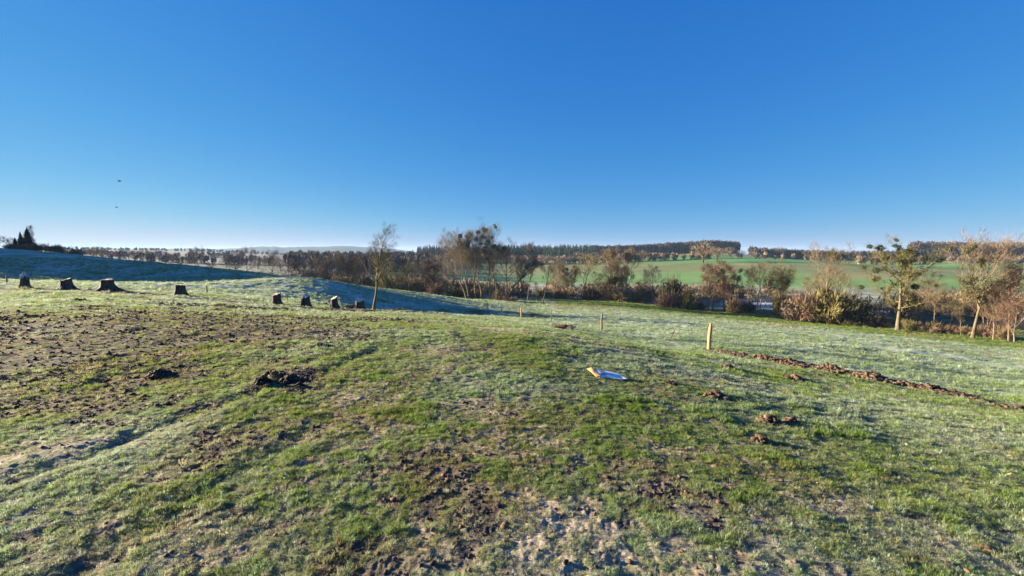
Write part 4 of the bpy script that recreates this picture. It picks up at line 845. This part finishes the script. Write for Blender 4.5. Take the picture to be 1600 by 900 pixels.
# spoil bank along the ditch
def spoil():
    g = np.random.default_rng(31); pts = [ground_at(px, py) for px, py in ((1108, 549), (1160, 556), (1215, 566), (1280, 579), (1340, 590), (1400, 601), (1460, 613), (1520, 624), (1600, 641))]
    P = []; S = []
    for (a, b), wd in zip(zip(pts[:-1], pts[1:]), (.5, .7, .9, 1.05, 1.0, .8, .5, .3)):
        a = np.array(a); b = np.array(b); L = np.linalg.norm(b - a); d = (b - a) / L; n = int(L * 760 * wd / .5); t = g.uniform(0, 1, n)[:, None]; o = g.normal(0, .8, n)[:, None] * wd * (.6 + .8 * vnoise(t * L * 1.5 + a[0], t * 0, 3))
        q = a + (b - a) * t + o * np.array([-d[1], d[0]]); keep = vnoise(q[:, 0] * 1.2, q[:, 1] * 1.2, 8) > .36; q = q[keep]; o = o[keep]
        hh = .16 * wd * np.exp(-(o[:, 0] / wd) ** 2 * 1.5) * (.1 + 1.5 * vnoise(q[:, 0] * 2.6, q[:, 1] * 2.6, 4)); P.append(np.concatenate([q, (H(q[:, 0], q[:, 1]) + hh)[:, None]], 1)); S.append(.012 + .062 * g.uniform(0, 1, len(q)) ** 4)
    P = np.concatenate(P); S = np.concatenate(S); V, Fc, T = lumps(P, S, 33)
    tag(link('turned_earth', mesh_np('turned_earth', V, Fc, False, {'tint': T}), soil_mat), 'long bank of freshly turned brown earth running from the pale post', 'earth bank', kind='stuff')
spoil()
def crumbs():
    g = np.random.default_rng(41); n = 34000; th = np.radians(g.uniform(-56, 56, n)); r = np.sqrt(g.uniform(1.4 ** 2, 9 ** 2, n)); x = r * np.sin(th); y = r * np.cos(th); soil, tan, dark, frost, lush = cover(x, y)
    k = soil > .45; x, y, dark = x[k], y[k], dark[k]; s = .003 + .011 * g.uniform(0, 1, len(x)) ** 5 + .004 * dark; r = np.hypot(x, y)
    V, Fc, T = lumps(np.stack([x, y, H(x, y) + s * .3], 1), s, 43); tag(link('soil_crumbs', mesh_np('soil_crumbs', V, Fc, False, {'tint': T * .8}), soil_mat), 'crumbs of earth and small stones lying on the bare patches', 'crumbs', kind='stuff')
crumbs()
def churned():
    g = np.random.default_rng(47); n = 60000; th = np.radians(g.uniform(-56, -2, n)); r = np.sqrt(g.uniform(3.5 ** 2, 27 ** 2, n)); x = r * np.sin(th); y = r * np.cos(th); soil, tan, dark, frost, lush = cover(x, y)
    k = dark > g.uniform(.4, 1.15, n); x, y, r = x[k], y[k], r[k]; s = (.006 + .020 * g.uniform(0, 1, len(x)) ** 4) * (.6 + r / 18)
    V, Fc, T = lumps(np.stack([x, y, H(x, y) + s * .3], 1), s, 48); tag(link('churned_mud', mesh_np('churned_mud', V, Fc, False, {'tint': T}), soil_dark), 'dark churned clods of mud across the left of the pasture', 'mud', kind='stuff'); print('CHURN', len(x))
churned()
def leaves():
    g = np.random.default_rng(61); n = 150; th = np.radians(g.uniform(-54, 54, n)); r = np.sqrt(g.uniform(1.5 ** 2, 8 ** 2, n)); x = r * np.sin(th); y = r * np.cos(th); z = H(x, y) + .022
    VV = []; FF = []
    for k in range(n):
        s = g.uniform(.008, .017); a = g.uniform(0, 6.28); ol = [(-1, 0), (-.5, .42), (.1, .5), (.6, .3), (1.05, 0), (.6, -.3), (.1, -.5), (-.5, -.42)]; t = g.normal(0, .35, 2)
        for dz in (0, -.0012): VV += [(x[k] + s * (u * math.cos(a) - v * math.sin(a)), y[k] + s * (u * math.sin(a) + v * math.cos(a)), z[k] + dz + s * (t[0] * u + t[1] * v + .3 * v * v + .2 * u * u)) for u, v in ol]
        b = k * 16; FF += [tuple(b + i for i in range(8)), tuple(b + 15 - i for i in range(8))]
    tag(link('fallen_leaves', mesh_np('fallen_leaves', np.array(VV), np.array(FF)), noise_mat('dead_leaf', (.16, .07, .03), (.42, .30, .16), 1.5)), 'small dead brown and straw leaves scattered in the grass', 'leaves', kind='stuff')
leaves()
# pile of dead branches in the hollow, brown tufts, pale stone
def brushpile(px, py, w, hpx, label, col, seed, cat='brush pile'):
    X, Y = ground_at(px, py); g = np.random.default_rng(seed); n = 130; W_ = w / F * Y / 2; z = h1(X, Y); c = np.stack([g.normal(0, .45, n) * W_, g.normal(0, .3, n) * W_, g.uniform(0, 1, n) * hpx / F * Y * .8], 1)
    d = g.normal(size=(n, 3)) * np.array([1, 1, .35]); d /= np.linalg.norm(d, axis=1)[:, None]; l = g.uniform(.15, .45, n)[:, None] * W_
    T = Tree(seed)
    for a, b in zip(c - d * l, c + d * l): a[2] = abs(a[2]); b[2] = abs(b[2]); T.tube([Vector(a), Vector((a + b) / 2) + T.rnd(.02), Vector(b)], [.014, .011, .005], 4)
    tag(link('brush_pile', mesh_np('brush_pile', np.array([tuple(v) for v in T.V]), np.array(T.Q), True), bark(col), None, (X, Y, z)), label, cat)
brushpile(880, 515, 34, 9, 'reddish pile of cut branches on the brow of the pasture', 'red', 51)
brushpile(834, 496, 40, 7, 'low tangle of brown dead stems by the fence end', 'brown', 52)
brushpile(745, 490, 46, 7, 'brown dead weeds right of the small stakes', 'brown', 53)
brushpile(624, 485, 14, 4, 'straw-coloured weed tuft beside the pale stone', 'yellow', 54, 'weeds')
brushpile(545, 482, 22, 6, 'dark brush against the low stump by the young tree', 'dark', 55)
brushpile(434, 589, 18, 8, 'dead stalks standing behind the left middle earth heaps', 'brown', 56, 'weeds')
X, Y = ground_at(606, 483); V, Fc, T = lumps([(0, 0, .08), (.3, .02, .05), (-.28, .05, .03), (.55, 0, .02)], [.2, .13, .12, .09], 57)
tag(link('stone', mesh_np('stone', V, Fc, True, {'tint': T}), noise_mat('pale_stone', (.5, .46, .4), (.7, .66, .6), 5), None, (X, Y, h1(X, Y))), 'pale broken stone lying right of the young tree', 'stone')

# ------------------------------------------------------------------ fence posts and stakes
wood_new = noise_mat('fresh_post_wood', (.48, .25, .11), (.62, .36, .19), 3, stretch=(8, 8, .6), bump=.2)
wood_old = noise_mat('weathered_post_wood', (.14, .11, .09), (.28, .23, .18), 3, stretch=(8, 8, .6), bump=.3)
def post(px, pyb, pyt, wpx, mat, label, group, lean=(0, 0), Y=None, cat='fence post', name='fence_post', pointed=True):
    if Y is None: X, Y = ground_at(px, pyb)
    else: X = xray(px, Y)
    z = h1(X, Y); h = (pyb - pyt) / F * Y; r = wpx / F * Y / 2; n = 10; V = []; g = random.Random(int(px)); rows = 6
    for i in range(rows):
        t = i / (rows - 1); rr = r * (1 - .1 * t) * (1 if i < rows - 1 else (.35 if pointed else .9)); zz = -.3 + (h + .3) * (t if i < rows - 1 else 1); zz = zz if i != rows - 2 else (h - r * 2.4 if pointed else h * .97)
        for j in range(n): a = 6.283 * j / n; k = 1 + .06 * math.sin(3 * a + i) ; V.append((rr * k * math.cos(a) + lean[0] * max(0, zz) + .01 * math.sin(i * 2 + px), rr * k * math.sin(a) + lean[1] * max(0, zz), zz))
    V.append((lean[0] * h, lean[1] * h, h + .01)); Q = [(i * n + j, i * n + (j + 1) % n, (i + 1) * n + (j + 1) % n, (i + 1) * n + j) for i in range(rows - 1) for j in range(n)]
    T_ = [((rows - 1) * n + j, (rows - 1) * n + (j + 1) % n, rows * n) for j in range(n)]
    o = link(name, mesh_np(name, np.array(V), [np.array(Q), np.array(T_)], False), mat, None, (X, Y, z)); tag(o, label, cat, group); return o
FP = 'posts of the fence line crossing the slope'
post(1111.5, 546, 503.5, 6.2, wood_new, 'tall pale new wooden post at the start of the earth bank', FP, (.03, 0), 20)
post(941, 521, 492, 3.2, wood_old, 'dark weathered post in the middle of the frosty slope', FP, (.01, 0), 28)
post(862, 505, 484, 1.6, wood_old, 'thin grey stake left of the dark weathered post', FP, (0, 0), 37)
post(814.5, 501, 483, 2.2, wood_new, 'pale post, second one of the small light posts from the dark one', FP, (0, 0), 44)
post(783.5, 496, 483, 1.9, wood_new, 'short pale post between the two other small light posts', FP, (.02, 0), 52)
post(761, 494, 482, 2, wood_new, 'pale post farthest down the line, close to the central clump', FP, (0, 0), 58)
post(1049, 531, 514, 1.5, wood_old, 'thin grey stick leaning steeply left of the tall pale post', None, (.45, 0), 24, 'stick', 'leaning_stick', False)
for i, px in enumerate((703, 706, 709, 712, 716)):
    post(px, 488, 480.5 + (i * 7 % 3) * .6, .9, wood_old, 'thin stake of the close-set bundle left of the small light posts', 'thin stakes standing close together', ((i % 3 - 1) * .1, 0), 38 + i * .4, 'stake', 'stake')
post(658, 487, 477, .9, wood_old, 'single thin stake near the hollow right of the young tree', None, (0, 0), 34, 'stake', 'stake')
LF = 'posts of the fence behind the stumps'
post(323, 456, 444.5, 2.3, wood_old, 'short dark post behind the gap right of the lone stump', LF, (0, 0), 33)
post(448, 466, 456.5, 1.3, wood_old, 'small grey stake behind the sunlit brown stump', LF, (0, 0), 32)
post(176.5, 442, 434, 1.0, wood_new, 'thin pale stake showing above the broadest stump', LF, (0, 0), 36)
post(12, 436, 422, 2.0, wood_old, 'post at the left edge carrying the end of the rail', LF, (0, 0), 38)
def rail():
    a = Vector((xray(-40, 38), 38, h1(xray(-40, 38), 38) + .55)); b = Vector((xray(14, 38), 38, h1(xray(14, 38), 38) + .5)); T = Tree(1); T.tube([a, (a + b) / 2 - Vector((0, 0, .05)), b], [.035, .03, .03], 6)
    T.tube([a - Vector((0, 0, .35)), (a + b) / 2 - Vector((0, 0, .42)), b - Vector((0, 0, .34))], [.03, .03, .03], 6)
    o = empty('fence_rail', tuple(b)); T.V = [v - b for v in T.V]; bpy.data.objects.remove(o)
    tag(link('fence_rail', mesh_np('fence_rail', np.array([tuple(v) for v in T.V]), np.array(T.Q), True), wood_old, None, tuple(b)), 'weathered double rail running out of the picture at the left edge', 'rail')
rail()

# ------------------------------------------------------------------ torn sack on the grass
def sack():
    X, Y = ground_at(948, 589); s = 50 / F * Y; z = h1(X, Y); root = empty('torn_sack', (X, Y, z)); tag(root, 'flat torn sack, white and blue with a curled orange edge, on the frosted grass', 'sack')
    def P(u, v):   # u across 0..1, v front to back 0..1
        x = (-.5 + u + .12 * (v - .5) * (1 - u)) * s; d = .42 * s * (1 - .45 * u); y = (v - .5) * d * 1.5 - .12 * s * (u - .3)
        zz = .02 + .022 * math.exp(-((u - .02) / .12) ** 2) * v + .014 * math.sin(u * 5 + v * 2) * (1 - .4 * v)  + .03 * v * (1 - u) ** 1.5 + .035 * math.sin(3.1 * u) * v
        return (x, y, zz)
    def sheet(name, u0, u1, v0, v1, mat, off=0, nu=24, nv=14, slant=0):
        V = []
        for k in (0, 1):
            for i in range(nu + 1):
                for j in range(nv + 1):
                    v = v0 + (v1 - v0) * j / nv; u = u0 + (u1 - u0) * i / nu + slant * (v - .5); p = P(u, v); V.append((p[0], p[1], p[2] + off - k * .008))
        m = (nu + 1) * (nv + 1); Q = []
        for i in range(nu):
            for j in range(nv):
                a = i * (nv + 1) + j; Q.append((a, a + nv + 1, a + nv + 2, a + 1)); Q.append((m + a, m + a + 1, m + a + nv + 2, m + a + nv + 1))
        ed = [i * (nv + 1) for i in range(nu + 1)] + [nu * (nv + 1) + j for j in range(1, nv + 1)] + [i * (nv + 1) + nv for i in range(nu - 1, -1, -1)] + [j for j in range(nv - 1, 0, -1)]
        for a, b in zip(ed, ed[1:] + ed[:1]): Q.append((a, a + m, b + m, b))
        return link(name, mesh_np(name, np.array(V), np.array(Q), True), mat, root)
    sheet('white_sheet', .16, 1.0, 0, 1, noise_mat('sack_white', (.62, .66, .74), (.78, .80, .84), 9, .5), slant=-.22)
    sheet('orange_edge', 0.02, .17, 0, 1.02, noise_mat('sack_orange', (.75, .33, .10), (.85, .45, .18), 9, .6), .012, 6, slant=-.30)
    sheet('blue_panel', .27, .50, .38, .82, noise_mat('sack_blue', (.13, .20, .36), (.22, .29, .45), 9, .5), .016, slant=-.2)
sack()

# ------------------------------------------------------------------ two birds high over the slope
bird_mat = noise_mat('bird_plumage', (.02, .02, .02), (.05, .045, .04), 4)
def bird(px, py, Y, span, label, flap):
    x = xray(px, Y, py); z = zray(Y, py); T = Tree(3); s = span
    T.tube([Vector((-.28, 0, 0)), Vector((-.2, 0, .01)), Vector((-.05, 0, .02)), Vector((.1, 0, .01)), Vector((.2, 0, .02)), Vector((.27, 0, .01))], [.03, .08, .12, .10, .07, .01], 8)
    V = [tuple(v * s) for v in T.V]; Q = list(T.Q); k = len(V)
    for sy in (1, -1):
        k = len(V); pr = [(.1, .03, .03), (.12, .28, .03 + flap * .16), (.02, .52, .03 + flap * .2), (-.06, .5, .03 + flap * .2), (-.06, .26, .03 + flap * .15), (-.08, .03, .03)]
        for dz in (0, -.012): V += [(a * s, b * s * sy, (c + dz) * s) for a, b, c in pr]
        Q += [(k, k + 1, k + 4, k + 5), (k + 1, k + 2, k + 3, k + 4), (k + 6, k + 11, k + 10, k + 7), (k + 7, k + 10, k + 9, k + 8)] + [(k + i, k + (i + 1) % 6, k + 6 + (i + 1) % 6, k + 6 + i) for i in range(6)]
    k = len(V); V += [(-.2 * s, -.03 * s, .005 * s), (-.2 * s, .03 * s, .005 * s), (-.4 * s, .07 * s, 0), (-.4 * s, -.07 * s, 0)]; Q += [(k, k + 1, k + 2, k + 3)]
    tag(link('bird', mesh_np('bird', np.array(V), np.array(Q), False), bird_mat, None, (x, Y, z)), label, 'bird', 'birds in the sky')
bird(187, 283, 70, .95, 'dark bird flying high above the left slope, the larger speck', .6)
bird(182, 324, 110, 1.1, 'smaller bird nearer the horizon below the other', -.3)

# ------------------------------------------------------------------ valley air
def haze():
    x0, x1, y0, y1, z0, z1 = -9100, 9100, -9100, 9100, -75, 42
    V = [(x, y, z) for z in (z0, z1) for y in (y0, y1) for x in (x0, x1)]; Q = [(0, 2, 3, 1), (4, 5, 7, 6), (0, 1, 5, 4), (2, 6, 7, 3), (0, 4, 6, 2), (1, 3, 7, 5)]
    m = bpy.data.materials.new('haze'); m.use_nodes = True; t = m.node_tree; t.nodes.clear(); o = t.nodes.new('ShaderNodeOutputMaterial'); v = t.nodes.new('ShaderNodeVolumePrincipled')
    v.inputs['Color'].default_value = (.40, .64, 1, 1); v.inputs['Density'].default_value = HAZE; v.inputs['Anisotropy'].default_value = .1; t.links.new(v.outputs[0], o.inputs['Volume'])
    tag(link('haze', mesh_np('haze', np.array(V), np.array(Q)), m), 'thin morning haze over the valley', 'haze', kind='stuff')
HAZE = .00011
if HAZE: haze()
